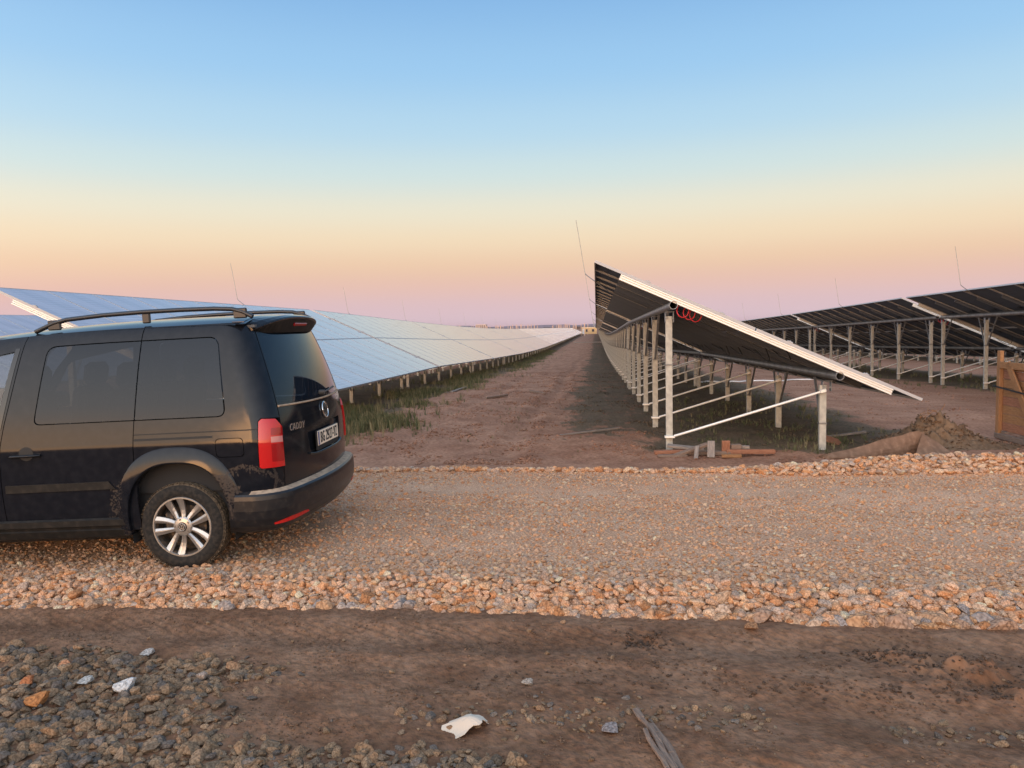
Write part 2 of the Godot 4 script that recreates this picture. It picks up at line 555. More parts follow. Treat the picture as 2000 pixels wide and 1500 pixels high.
func make_rocks() -> void:
	for k in 9:
		rng.seed = 100 + k
		# a small icosphere cut flat by random planes
		var t := (1.0 + sqrt(5.0)) / 2.0
		var p := [Vector3(-1, t, 0), Vector3(1, t, 0), Vector3(-1, -t, 0), Vector3(1, -t, 0), Vector3(0, -1, t), Vector3(0, 1, t), Vector3(0, -1, -t), Vector3(0, 1, -t), Vector3(t, 0, -1), Vector3(t, 0, 1), Vector3(-t, 0, -1), Vector3(-t, 0, 1)]
		var f := [[0, 11, 5], [0, 5, 1], [0, 1, 7], [0, 7, 10], [0, 10, 11], [1, 5, 9], [5, 11, 4], [11, 10, 2], [10, 7, 6], [7, 1, 8], [3, 9, 4], [3, 4, 2], [3, 2, 6], [3, 6, 8], [3, 8, 9], [4, 9, 5], [2, 4, 11], [6, 2, 10], [8, 6, 7], [9, 8, 1]]
		var tris := []
		for g in f:
			var a: Vector3 = p[g[0]].normalized()
			var b: Vector3 = p[g[1]].normalized()
			var c: Vector3 = p[g[2]].normalized()
			var ab := (a + b).normalized()
			var bc := (b + c).normalized()
			var ca := (c + a).normalized()
			tris.append_array([[a, ab, ca], [b, bc, ab], [c, ca, bc], [ab, bc, ca]])
		var planes := []
		for i in 9:
			var d := Vector3(rng.randfn(), rng.randfn(), rng.randfn()).normalized()
			planes.append([d, rng.randf_range(0.40, 0.74)])
		var sc := Vector3(rng.randf_range(0.85, 1.2), rng.randf_range(0.55, 0.85), rng.randf_range(0.75, 1.05))
		var mb := MB.new()
		for g in tris:
			var q := []
			for s: Vector3 in g:
				var w := s
				for pl in planes:
					var over: float = w.dot(pl[0]) - pl[1]
					if over > 0.0:
						w -= pl[0] * over
				q.append(w * sc * 0.62)
			mb.tri(q[0], q[1], q[2], q[0] + q[1] + q[2])
		rocks.append(mb.mesh())

func rock_at(parent: Node, called: String, at: Vector3, size: float, m: Material, flat := 1.0) -> MeshInstance3D:
	var o := MeshInstance3D.new()
	o.name = numbered(called) if parent == self else called
	o.mesh = rocks[rng.randi() % rocks.size()]
	o.material_override = m
	var b := Basis(Vector3.UP, rng.randf() * TAU) * Basis(Vector3.RIGHT, rng.randf_range(-0.5, 0.5))
	o.transform = Transform3D(b.scaled_local(Vector3(size, size * flat, size)), at)
	parent.add_child(o, true)
	return o

func scatter(parent: Node, called: String, label: String, places: Array, m: Material) -> void:
	# places: [position, size, colour]; shared out over a few rock shapes
	for k in 3:
		var mm := MultiMesh.new()
		mm.transform_format = MultiMesh.TRANSFORM_3D
		mm.use_colors = true
		mm.mesh = rocks[k * 2 + 1]
		var mine := []
		for i in range(k, places.size(), 3): mine.append(places[i])
		mm.instance_count = mine.size()
		for i in mine.size():
			var s: float = mine[i][1]
			var b := Basis(Vector3.UP, rng.randf() * TAU) * Basis(Vector3.RIGHT, rng.randf_range(-0.6, 0.6)) * Basis(Vector3.BACK, rng.randf_range(-0.4, 0.4))
			mm.set_instance_transform(i, Transform3D(b.scaled_local(Vector3(s, s * rng.randf_range(0.6, 1.0), s)), mine[i][0]))
			mm.set_instance_color(i, mine[i][2])
		var o := MultiMeshInstance3D.new()
		o.name = called
		o.multimesh = mm
		o.material_override = m
		parent.add_child(o, true)
		tag(o, label, "", "", "stuff")

func road_stone_colour() -> Color:
	var pal := [[0.62, 0.36, 0.20], [0.66, 0.42, 0.27], [0.68, 0.48, 0.35], [0.62, 0.44, 0.33], [0.52, 0.39, 0.31], [0.47, 0.41, 0.37], [0.74, 0.58, 0.45], [0.60, 0.33, 0.18], [0.66, 0.42, 0.26], [0.70, 0.50, 0.37], [0.66, 0.47, 0.35], [0.68, 0.44, 0.29]]
	var c = pal[rng.randi() % pal.size()]
	var k := rng.randf_range(0.85, 1.25)
	return Color(minf(c[0] * k * 1.10, 0.82), c[1] * k * 0.95, c[2] * k * 0.82)

func grit_colour() -> Color:
	var pal := [[0.28, 0.185, 0.112], [0.33, 0.215, 0.13], [0.24, 0.175, 0.12], [0.37, 0.25, 0.155], [0.21, 0.17, 0.14], [0.33, 0.20, 0.115]]
	var c = pal[rng.randi() % pal.size()]
	var k := rng.randf_range(0.7, 1.25)
	return Color(c[0] * k, c[1] * k, c[2] * k)

func make_ground() -> Node:
	var ds := PackedFloat64Array()
	var d := -4000.0
	while d < 1.8:
		ds.append(d)
		d += maxf(0.12, 0.14 * absf(d - 2.2))
	d = 1.9
	while d < 4000.0:
		ds.append(d)
		if d < 2.6: d += 0.06
		elif d < 4.9: d += 0.022
		elif d < 8.4: d += 0.25
		else: d += maxf(0.06, 0.016 * (d - 4.0))
	ds.append(4000.0)
	var xs := axis_lines(-3.6, 2.9, 0.024, 0.045, 4000.0)
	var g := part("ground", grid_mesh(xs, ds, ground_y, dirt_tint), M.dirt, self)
	tag(g, "", "", "", "structure")
	return g

func in_view(x: float, d: float) -> bool:
	# kept wider than the picture, so that a step aside still shows stones
	return x > -0.9 * d - 2.0 and x < 0.66 * d + 1.8

func make_road() -> void:
	var xs := PackedFloat64Array()
	var x := -9.0
	xs.append(-400.0); xs.append(-120.0); xs.append(-40.0); xs.append(-18.0)
	while x < 8.0:
		xs.append(x)
		x += 0.05
	xs.append(16.0); xs.append(40.0); xs.append(120.0); xs.append(400.0)
	var ds := PackedFloat64Array()
	var d := 4.0
	while d < 9.6:
		ds.append(d)
		d += 0.05
	var r := part("gravel_road", grid_mesh(xs, ds, road_y, road_tint), M.road, self)
	tag(r, "", "", "", "structure")
	rng.seed = 4
	var small := []
	for i in 104000:
		d = rng.randf_range(4.3, 9.1)
		x = rng.randf_range(-9.0, 8.0)
		if not in_view(x, d): continue
		var a := near_edge(x)
		var b := far_edge(x)
		if d < a - 0.03 or d > b + 0.1: continue
		var worn := maxf(exp(-pow((d - 7.75 - 0.1 * n1.get_noise_2d(x * 20.0, 1.0)) / 0.42, 2.0)), 0.75 * exp(-pow((d - 6.05) / 0.3, 2.0))) + 0.5 * n1.get_noise_2d(x * 55.0, d * 90.0)
		if rng.randf() < worn * 0.75: continue
		var s := rng.randf_range(0.010, 0.024)
		var k := (1.0 - smoothstep(0.3, 1.15, d - a))
		if rng.randf() < 0.5 * k: s = rng.randf_range(0.02, 0.045)
		elif rng.randf() < 0.05 + 0.10 * maxf(0.0, n2.get_noise_2d(x * 70.0, d * 110.0)) * 2.0: s = rng.randf_range(0.022, 0.040)
		small.append([Vector3(x, road_y(x, d) + s * 0.10, -d), s * 1.25, road_stone_colour()])
	# coarse shoulders
	var big := []
	for i in 6400:
		x = rng.randf_range(-6.4, 5.0)
		var a := near_edge(x)
		var u := rng.randf()
		d = a - 0.03 + 0.42 * u * sqrt(u)
		if not in_view(x, d): continue
		var s := rng.randf_range(0.028, 0.060) * lerpf(1.2, 0.75, u) * (1.0 + 0.25 * smoothstep(-0.5, 2.0, x))
		if rng.randf() < 0.10: s *= 1.4
		big.append([Vector3(x, road_y(x, d) + s * rng.randf_range(0.1, 0.55), -d), s * 1.25])
	for i in 5200:
		x = rng.randf_range(-4.0, 6.6)
		var b := far_edge(x)
		var w := 0.26 + 0.36 * smoothstep(0.3, 3.5, x)
		d = b - w * rng.randf() + 0.16
		if not in_view(x, d): continue
		var s := rng.randf_range(0.03, 0.075)
		big.append([Vector3(x, road_y(x, d) + s * rng.randf_range(0.1, 0.5), -d), s * 1.25])
	big.sort_custom(func(p, q): return p[1] / -p[0].z > q[1] / -q[0].z)
	var n := mini(300, big.size())
	for i in n:
		rock_at(r, "stone", big[i][0], big[i][1], M.stones[rng.randi() % M.stones.size()], rng.randf_range(0.75, 1.1))
	for i in range(n, big.size()):
		small.append([big[i][0], big[i][1], road_stone_colour()])
	scatter(r, "gravel", "loose orange and grey crushed stone of the road", small, M.stone_any)

func patch(x: float, d: float) -> float:
	# how thick dark grit lies on the front dirt, 0..1
	var e := -1.62 + 0.35 * smoothstep(3.3, 2.9, d) + 0.25 * n1.get_noise_2d(x * 90.0, d * 120.0)
	var g := smoothstep(0.1, -0.25, x - e) * smoothstep(3.85, 3.65, d + 0.12 * n2.get_noise_2d(x * 120.0, 5.0))
	g = maxf(g, smoothstep(3.02, 2.93, d) * smoothstep(-0.25, -0.5, x))
	return g

func make_front_stones(g: Node) -> void:
	rng.seed = 12
	var all := []
	for i in 16000:
		var x := rng.randf_range(-4.0, 2.6)
		var d := rng.randf_range(2.3, 3.9)
		var k := patch(x, d)
		if rng.randf() > k * 0.9: continue
		var s := rng.randf_range(0.014, 0.044)
		if rng.randf() < 0.16: s = rng.randf_range(0.044, 0.075)
		all.append([Vector3(x, ground_y(x, d) + s * rng.randf_range(-0.05, 0.15), -d), s * 1.2])
	# stray stones in two strings and singly
	for i in 260:
		var x := rng.randf_range(-0.9, 0.75)
		var d := 3.30 + 0.05 * x + rng.randfn() * 0.07
		var s := rng.randf_range(0.008, 0.05) * rng.randf_range(0.5, 1.0)
		all.append([Vector3(x, ground_y(x, d) + s * 0.08, -d), s * 1.2])
	for i in 60:
		var x := rng.randf_range(1.2, 1.9)
		var d := 3.30 + rng.randfn() * 0.045 - 0.08 * (x - 1.3)
		var s := rng.randf_range(0.015, 0.055) * rng.randf_range(0.5, 1.0)
		all.append([Vector3(x, ground_y(x, d) + s * 0.08, -d), s * 1.2])
	for i in 500:
		var x := rng.randf_range(-4.0, 3.2)
		var d := rng.randf_range(2.3, 4.4)
		var s := rng.randf_range(0.005, 0.014) if rng.randf() < 0.85 else rng.randf_range(0.014, 0.035)
		all.append([Vector3(x, ground_y(x, d) + s * 0.1, -d), s * 1.2])
	all.sort_custom(func(p, q): return p[1] / -p[0].z > q[1] / -q[0].z)
	for i in mini(290, all.size()):
		rock_at(g, "stone", all[i][0], all[i][1], M.grit[rng.randi() % M.grit.size()], rng.randf_range(0.65, 1.0))
	var rest := []
	for i in range(290, all.size()):
		rest.append([all[i][0], all[i][1], grit_colour()])
	# clods of torn earth
	for i in 900:
		var c = [[1.75, 3.86, 0.3, 0.12], [1.5, 4.03, 0.2, 0.1], [0.26, 4.16, 0.14, 0.08], [1.95, 3.66, 0.2, 0.1], [1.2, 3.62, 0.5, 0.1], [0.0, 3.7, 0.9, 0.2]][rng.randi() % 6]
		var x: float = c[0] + rng.randfn() * c[2] * 0.6
		var d: float = c[1] + rng.randfn() * c[3] * 0.6
		var s := rng.randf_range(0.006, 0.026)
		var k := rng.randf_range(0.8, 1.2)
		rest.append([Vector3(x, ground_y(x, d) + s * 0.1, -d), s, Color(0.125 * k, 0.08 * k, 0.054 * k)])
	for i in 16000:
		var x := rng.randf_range(-3.6, 2.8)
		var d := rng.randf_range(2.5, 4.5)
		var dense := n2.get_noise_2d(x * 130.0, d * 160.0) + 0.6 * n3.get_noise_2d(x * 400.0, d * 400.0)
		if dense < 0.05: continue
		var s := rng.randf_range(0.003, 0.009) * (1.0 + 1.2 * dense)
		var k := rng.randf_range(0.75, 1.25)
		rest.append([Vector3(x, ground_y(x, d) + s * 0.1, -d), s, Color(0.22 * k, 0.135 * k, 0.085 * k)])
	scatter(g, "gravel", "dark grit and crumbs of earth in the foreground", rest, M.stone_any)
	for s in [[-2.425, 3.79, 0.075, [0.62, 0.56, 0.50], "pale grey stone at the back edge of the dark grit"], [-2.29, 3.383, 0.085, [0.72, 0.70, 0.66], "white stone lying on dark grit near the left corner"], [-2.51, 3.405, 0.075, [0.60, 0.57, 0.52], "whitish upright stone just left of the white one"], [-2.62, 3.218, 0.085, [0.55, 0.24, 0.09], "orange stone on dark grit close to the left edge"], [-2.78, 3.36, 0.06, [0.50, 0.20, 0.09], "small reddish orange stone at the far left edge"], [-2.76, 3.60, 0.07, [0.50, 0.26, 0.15], "flat pink stone on grit behind the white stones"], [-1.98, 3.55, 0.05, [0.50, 0.38, 0.30], "small pinkish stone standing out of the brown grit"], [-0.34, 3.60, 0.055, [0.42, 0.36, 0.30], "rounded tan stone alone on bare brown dirt"], [0.86, 4.33, 0.075, [0.46, 0.23, 0.11], "orange stone rolled off the road edge onto dirt"], [0.05, 3.19, 0.075, [0.34, 0.29, 0.27], "large round grey stone left of the weathered stick"]]:
		rng.seed = int(s[2] * 9999)
		var o := rock_at(self, "loose_stone", Vector3(s[0], ground_y(s[0], s[1]) + s[2] * (0.42 if patch(s[0], s[1]) > 0.3 else 0.2), -s[1]), s[2] * 1.2, stone_mat(s[3]), 0.8)
		tag(o, s[4], "stone")

# ------------------------------------------------------------------ grass
func make_clods(g: Node) -> void:
	rng.seed = 91
	var list := []
	for i in 30000:
		var d := 9.1 + 26.0 * pow(rng.randf(), 1.6)
		var x := rng.randf_range(-4.6, 1.0) if rng.randf() < 0.7 else rng.randf_range(0.8, 8.5)
		var dense := n2.get_noise_2d(x * 70.0, d * 60.0) + 0.5 * n3.get_noise_2d(x * 240.0, d * 240.0)
		var wob := 0.12 * sin(d * 0.35)
		for at in [-2.75, -1.15]:
			if absf(absf(x - at - wob) - 0.3) < 0.1: dense += 0.25
		if dense < 0.16: continue
		var s := rng.randf_range(0.008, 0.03) * (0.7 + dense)
		var k := rng.randf_range(0.7, 1.2)
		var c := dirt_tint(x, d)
		list.append([Vector3(x, ground_y(x, d) + s * 0.12, -d), s * 1.2, Color(c.r * k, c.g * k, c.b * k)])
	scatter(g, "clods", "loose crumbs of soil along the aisle", list, M.stone_any)

func make_grass() -> void:
	var blade := MB.new()
	for k in 7:
		rng.seed = 40 + k
		var a := rng.randf() * TAU
		var root := Vector3(rng.randfn() * 0.18, 0, rng.randfn() * 0.18)
		var lean := Vector3(cos(a), 0, sin(a)) * rng.randf_range(0.15, 0.6)
		var side := Vector3(-sin(a), 0, cos(a)) * 0.035
		var h := rng.randf_range(0.55, 1.0)
		var mid := root + lean * 0.35 + Vector3.UP * h * 0.6
		var tip := root + lean + Vector3.UP * h
		var nn := (Vector3(cos(a), 0.4, sin(a))).normalized()
		blade.tri3(root - side, root + side, mid + side * 0.7, nn, nn, nn)
		blade.tri3(root - side, mid + side * 0.7, mid - side * 0.7, nn, nn, nn)
		blade.tri3(mid - side * 0.7, mid + side * 0.7, tip, nn, nn, nn)
	var mesh := blade.mesh()
	rng.seed = 77
	var list := []
	for i in 30000:
		var d := 9.6 + 75.0 * pow(rng.randf(), 1.7)
		var x: float
		var u := rng.randf()
		var s := 1.0
		if u < 0.62:
			x = -4.75 + rng.randfn() * 0.55
			if d < 16.0: x -= 0.2
		elif u < 0.72:
			x = rng.randf_range(-8.5, -5.0)
		elif u < 0.86:
			x = rng.randf_range(1.3, 4.4)
			s = 0.6
		else:
			x = rng.randf_range(8.6, 13.0)
		var p := n1.get_noise_2d(x * 50.0 + 9.0, d * 26.0)
		if p < (0.0 if u < 0.62 else 0.12): continue
		if u >= 0.72 and u < 0.86 and d > 24.0 and rng.randf() < 0.5: continue
		var h := rng.randf_range(0.035, 0.115) * s * (1.0 + 1.5 * maxf(p, 0.0))
		if rng.randf() < 0.03: h *= 1.6
		list.append([Vector3(x, ground_y(x, d) - 0.005, -d), h])
	for i in 800:     # lush clump at the near corner of the left row
		var x := -3.95 + rng.randfn() * 0.38
		var d := 12.9 + rng.randfn() * 0.55
		list.append([Vector3(x, ground_y(x, d) - 0.005, -d), rng.randf_range(0.08, 0.24)])
	for i in 500:
		var x := -4.35 + rng.randfn() * 0.3
		var d := 11.6 + rng.randfn() * 0.4
		list.append([Vector3(x, ground_y(x, d) - 0.005, -d), rng.randf_range(0.06, 0.16)])
	for i in 1500:     # green patch under the first right-hand table
		var x := rng.randf_range(1.4, 4.0)
		var d := rng.randf_range(10.6, 17.0)
		if n1.get_noise_2d(x * 85.0 + 40.0, d * 60.0) < 0.12: continue
		list.append([Vector3(x, ground_y(x, d) - 0.005, -d), rng.randf_range(0.03, 0.10)])
	for i in 260:      # weeds in the aisle
		var x := -1.6 + rng.randfn() * 1.1
		var d := rng.randf_range(9.6, 19.0)
		if n2.get_noise_2d(x * 80.0, d * 80.0) < 0.2: continue
		list.append([Vector3(x, ground_y(x, d) - 0.004, -d), rng.randf_range(0.03, 0.07)])
	for i in 420:
		var d := 10.5 + 40.0 * pow(rng.randf(), 1.6)
		var x := -4.6 + rng.randfn() * 0.6
		list.append([Vector3(x, ground_y(x, d) - 0.005, -d), rng.randf_range(0.14, 0.30)])
	var mm := MultiMesh.new()
	mm.transform_format = MultiMesh.TRANSFORM_3D
	mm.use_colors = true
	mm.mesh = mesh
	mm.instance_count = list.size()
	for i in list.size():
		var h: float = list[i][1]
		var thin: float = 0.35 if i >= list.size() - 420 else 0.9
		mm.set_instance_transform(i, Transform3D(Basis(Vector3.UP, rng.randf() * TAU).scaled_local(Vector3(h * thin, h, h * thin)), list[i][0]))
		var k := rng.randf() if thin > 0.5 else 1.0
		var c := Vector3(0.085, 0.095, 0.042).lerp(Vector3(0.24, 0.19, 0.10), k * k)
		mm.set_instance_color(i, Color(c.x, c.y, c.z))
	var o := MultiMeshInstance3D.new()
	o.name = "grass"
	o.multimesh = mm
	o.material_override = M.grass
	add_child(o)
	tag(o, "sparse green grass growing along and under the solar rows", "grass", "", "stuff")

# ------------------------------------------------------------------ solar tables
const ORD := ["first", "second", "third", "fourth", "fifth", "sixth", "seventh", "eighth", "ninth", "tenth", "eleventh", "twelfth", "thirteenth", "fourteenth", "fifteenth", "sixteenth", "seventeenth", "eighteenth", "nineteenth", "twentieth", "twenty-first", "twenty-second", "twenty-third"]
const TOP := 2.475            # height of the upper edge over the ground
const MW := 1.128             # module width with its gap
const ML := 2.165             # module length

func slope_dir() -> Vector3: return Vector3(cos(TILT), -sin(TILT), 0)
func slope_up() -> Vector3: return Vector3(sin(TILT), cos(TILT), 0)
func on_slope(s: float, below: float, z: float) -> Vector3:
	return Vector3(0, TOP, z) + slope_dir() * s - slope_up() * below

func module_mesh() -> ArrayMesh:
	# x runs down the slope, z across; top face y = 0
	var g := MB.new()
	var l := ML - 0.02
	var w := MW - 0.026
	var q := [Vector3(0.01, -0.003, -0.008 - w), Vector3(0.01, -0.003, -0.008), Vector3(0.01 + l, -0.003, -0.008), Vector3(0.01 + l, -0.003, -0.008 - w)]
	var un := Vector3.UP
	g.quad4(q, [un, un, un, un], [Vector2(0, 0), Vector2(1, 0), Vector2(1, 1), Vector2(0, 1)])
	var b := MB.new()
	var dn := Vector3.DOWN * 0.006
	b.quad(q[0] + dn, q[1] + dn, q[2] + dn, q[3] + dn, Vector3.DOWN)
	# rows of cells show as faint bands from below; the busbars as raised tape
	for r in range(1, 12):
		b.box(Transform3D(Basis(), Vector3(0.01 + l * r / 12.0, -0.0105, -0.008 - w / 2)), Vector3(0.006, 0.003, w * 0.96))
	var m := g.mesh()
	b.mesh(m)
	m.surface_set_material(0, M.glass)
	m.surface_set_material(1, M.back)
	return m

func module_frame() -> ArrayMesh:
	var b := MB.new()
	var w := MW - 0.01
	for z in [-0.006, -w + 0.006]:
		b.box(Transform3D(Basis(), Vector3(ML / 2, -0.0165, z)), Vector3(ML, 0.035, 0.012))
		b.box(Transform3D(Basis(), Vector3(ML / 2, -0.033, z + (-0.012 if z > -0.1 else 0.012))), Vector3(ML - 0.03, 0.002, 0.024))
	for x in [0.006, ML - 0.006]:
		b.box(Transform3D(Basis(), Vector3(x, -0.0165, -w / 2)), Vector3(0.012, 0.035, w - 0.024))
	return b.mesh()

func rail_mesh() -> ArrayMesh:
	# hat rail with lips and grooves, along x, top at y = 0
	var b := MB.new()
	var l := 3.62
	for k in [[-0.008, 0.016, 0.056], [-0.0225, 0.013, 0.014], [-0.0365, 0.015, 0.052], [-0.050, 0.012, 0.014], [-0.065, 0.018, 0.058]]:
		b.box(Transform3D(Basis(), Vector3(l / 2, k[0], 0)), Vector3(l, k[1], k[2]), 0.002)
	return b.mesh()

func pipe_mesh(len: float, r: float) -> ArrayMesh:
	# hollow tube along -z from the origin
	var b := MB.new()
	var ri := r - 0.006
	b.lathe([Vector2(r, 0.0), Vector2(r, -len)].map(func(p): return p), 18)
	var o := MB.new()
	for k in 18:
		var a0 := TAU * k / 18
		var a1 := TAU * (k + 1) / 18
		var e0 := Vector3(cos(a0), sin(a0), 0)
		var e1 := Vector3(cos(a1), sin(a1), 0)
		for s in [[0.0, 1.0], [-len, -1.0]]:
			var z := Vector3(0, 0, s[0])
			o.quad(e0 * r + z, e1 * r + z, e1 * ri + z, e0 * ri + z, Vector3(0, 0, s[1]))
		var z0 := Vector3.ZERO
		var z1 := Vector3(0, 0, -len)
		o.quad4([e0 * r + z0, e1 * r + z0, e1 * r + z1, e0 * r + z1], [e0, e1, e1, e0], [Vector2.ZERO, Vector2.ZERO, Vector2.ZERO, Vector2.ZERO])
		o.quad4([e0 * ri + z0, e1 * ri + z0, e1 * ri + z1, e0 * ri + z1], [-e0, -e1, -e1, -e0], [Vector2.ZERO, Vector2.ZERO, Vector2.ZERO, Vector2.ZERO])
	# couplings along the tube
	return o.mesh()

func post_mesh(h: float) -> ArrayMesh:
	# C-section driven post with its web to the road; origin at the ground
	var b := MB.new()
	var lo := -0.25
	var hh := h - lo
	b.box(Transform3D(Basis(), Vector3(0, lo + hh / 2, 0)), Vector3(0.084, hh, 0.006), 0.001)
	for x in [-0.039, 0.039]:
		b.box(Transform3D(Basis(), Vector3(x, lo + hh / 2, -0.029)), Vector3(0.006, hh, 0.05))
		b.box(Transform3D(Basis(), Vector3(x * 0.82, lo + hh / 2, -0.054)), Vector3(0.02, hh, 0.006))
	return b.mesh()

func head_mesh() -> ArrayMesh:
	# saddle between post head and tube; origin at the tube's axis
	var b := MB.new()
	b.box(Transform3D(Basis(), Vector3(0, -0.075, -0.03)), Vector3(0.12, 0.008, 0.13), 0.002)
	for x in [-0.052, 0.052]:
		b.box(Transform3D(Basis(), Vector3(x, -0.145, -0.03)), Vector3(0.008, 0.13, 0.085), 0.002)
	for x in [-0.03, 0.03]:
		b.box(Transform3D(Basis(), Vector3(x, -0.155, 0.018)), Vector3(0.02, 0.02, 0.014), 0.003)
	return b.mesh()

func make_table(called: String, label: String) -> Node3D:
	var t := thing(called, label, "solar table", Vector3.ZERO, "solar tables standing in rows")
	var mm := module_mesh()
	var fm := module_frame()
	var jb := MB.new()
	jb.box(Transform3D(Basis(), Vector3.ZERO), Vector3(0.05, 0.022, 0.11), 0.004)
	var jm := jb.mesh()
	var basis := Basis(slope_dir(), slope_up(), Vector3(0, 0, 1))
	for r in 2:
		for k in 11:
			var m := part("module", mm, null, t)
			m.transform = Transform3D(basis, on_slope(r * (ML + 0.018), 0.0, -k * MW))
			part("frame", fm, M.frame, m)
			var j := part("junction_box", jm, M.black, m)
			j.position = Vector3(ML / 2 if r == 0 else ML * 0.12, -0.021, -MW / 2)
	var rl := rail_mesh()
	var ib := MB.new()
	ib.box(Transform3D(Basis(), Vector3(1.81, -0.0125, 0)), Vector3(3.62, 0.025, 0.04), 0.003)
	ib.box(Transform3D(Basis(), Vector3(1.81, -0.0465, 0)), Vector3(3.62, 0.045, 0.012))
	var il := ib.mesh()
	for k in 12:
		var end: bool = k == 0 or k == 11
		var o := part("end_rail" if end else "rail", rl if end else il, M.alu if end else M.rail, t)
		var z := -k * MW + (0.005 if k > 0 else -0.03)
		if k == 11: z += 0.03
		o.transform = Transform3D(basis, on_slope(0.37, 0.0355, z))
	var cb := MB.new()
	cb.box(Transform3D(), Vector3(0.07, 0.016, 0.035), 0.003)
	cb.box(Transform3D(Basis(), Vector3(0, 0.012, 0)), Vector3(0.018, 0.01, 0.018), 0.002)
	var cm := cb.mesh()
	for e in [-0.015, -11 * MW + 0.02]:
		for s in [0.72, 1.72, 2.62, 3.62]:
			var o := part("clamp", cm, M.frame, t)
			o.transform = Transform3D(basis, on_slope(s, -0.006, e))
	# tubes and what carries them
	var length := 11 * MW
	var tubes := [Vector3(0.967, 1.885, 0.02), Vector3(2.98, 0.972, 0.02)]
	for q in tubes:
		var o := part("purlin_tube", pipe_mesh(length + 0.02, 0.052), M.galv, t)
		o.position = q
	var hi := post_mesh(tubes[0].y - 0.13)
	var lo := post_mesh(tubes[1].y - 0.13)
	var hd := head_mesh()
	var sk := [hi, lo]
	var px := [0.94, 2.87]
	var collar := MB.new()
	collar.box(Transform3D(), Vector3(0.1, 0.022, 0.075), 0.003)
	var km := collar.mesh()
	for i in 6:
		var z := -0.3 - i * 2.385
		for w in 2:
			var p := part("post", sk[w], M.post, t)
			p.position = Vector3(px[w], 0, z)
			var h := part("post_head", hd, M.galv, t)
			h.position = Vector3(tubes[w].x - (0.06 if w == 1 else 0.02), tubes[w].y, z)
			var foot: float = tubes[w].y - (0.76 if w == 0 else 0.62)
			var c := part("collar", km, M.bolt, t)
			c.position = Vector3(px[w], foot, z - 0.027)
			for s in [-1.0, 1.0]:
				if (i == 0 and s > 0.0) or (i == 5 and s < 0.0): continue
				var sb := MB.new()
				sb.bar(Vector3(0, 0, s * 0.05), Vector3(0.03, tubes[w].y - foot - 0.05, s * 0.46), 0.034, 0.012, Vector3(0, 0, 1), 0.002)
				var o := part("strut", sb.mesh(), M.galv, t)
				o.position = Vector3(px[w], foot, z - 0.03)
		var bm := MB.new()
		bm.tube([Vector3(px[0] + 0.06, 0.20, 0), Vector3(px[0] + 0.18, 0.235, 0), Vector3(px[1] - 0.02, 0.765, 0)], 0.017, 8)
		bm.box(Transform3D(Basis(), Vector3(px[0], 0.19, 0.0)), Vector3(0.13, 0.03, 0.07), 0.004)
		bm.box(Transform3D(Basis(Vector3.BACK, 0.3), Vector3(px[1] - 0.01, 0.77, 0.0)), Vector3(0.08, 0.05, 0.05), 0.01)
		var o := part("brace", bm.mesh(), M.alu, t)
		o.position.z = z + 0.035
	# string cables slung under the lower modules
	var cab := MB.new()
	for k in 11:
		var z := -k * MW - 0.2
		var pts := []
		for q in 9:
			var u := q / 8.0
			pts.append(on_slope(2.62 + 0.25 * sin(u * PI), 0.06 + 0.17 * sin(u * PI) * (0.6 + 0.4 * sin(k * 2.1)), z - u * MW * 0.9))
		cab.tube(pts, 0.007, 5, false)
	part("cable", cab.mesh(), M.black, t)
	return t

func make_far_table(called: String, label: String) -> Node3D:
	# the same table where it shows too small for its pieces
	var t := thing(called, label, "solar table", Vector3.ZERO, "solar tables standing in rows")
	var g := MB.new()
	var b := MB.new()
	var f := MB.new()
	var l := 11 * MW
	for r in 2:
		var s0 := r * (ML + 0.018) + 0.012
		var s1 := s0 + ML - 0.024
		var u := slope_up()
		g.quad4([on_slope(s0, 0, -l), on_slope(s0, 0, 0), on_slope(s1, 0, 0), on_slope(s1, 0, -l)], [u, u, u, u], [Vector2(0, 0), Vector2(11, 0), Vector2(11, 1), Vector2(0, 1)])
		b.quad(on_slope(s0, 0.03, -l), on_slope(s0, 0.03, 0), on_slope(s1, 0.03, 0), on_slope(s1, 0.03, -l), -u)
		for s in [s0, s1]:
			f.bar(on_slope(s, 0.012, 0), on_slope(s, 0.012, -l), 0.03, 0.036, slope_up())
	for k in 12:
		f.bar(on_slope(0.0, 0.015, -k * MW + 0.01), on_slope(2 * ML + 0.02, 0.015, -k * MW + 0.01), 0.026, 0.038, slope_up())
	for k in [0, 11]:
		f.bar(on_slope(0.37, 0.07, -k * MW), on_slope(3.99, 0.07, -k * MW), 0.05, 0.07, slope_up())
	var m := g.mesh()
	b.mesh(m)
	m.surface_set_material(0, M.glass)
	m.surface_set_material(1, M.back)
	part("panel_deck", m, null, t)
	part("deck_frame", f.mesh(), M.alu, t)
	var p := MB.new()
	for i in 6:
		var z := -0.3 - i * 2.385
		p.box(Transform3D(Basis(), Vector3(0.94, 0.75, z)), Vector3(0.084, 2.1, 0.05))
		p.box(Transform3D(Basis(), Vector3(2.87, 0.3, z)), Vector3(0.084, 1.2, 0.05))
		p.bar(Vector3(1.0, 0.2, z), Vector3(2.85, 0.77, z), 0.034, 0.034)
	for q in [Vector3(0.967, 1.88, 0.0), Vector3(2.98, 0.97, 0.0)]:
		p.tube([q, q + Vector3(0, 0, -l)], 0.052, 8)
	part("stand", p.mesh(), M.post, t)
	return t

func set_table(t: Node3D, row: float, d: float) -> void:
	var y0 := lay(row + 2.0, d)
	var y1 := lay(row + 2.0, d + TABLE)
	t.position = Vector3(row, y0, -d)
	t.rotation.x = asin(clampf((y1 - y0) / TABLE, -0.2, 0.2))

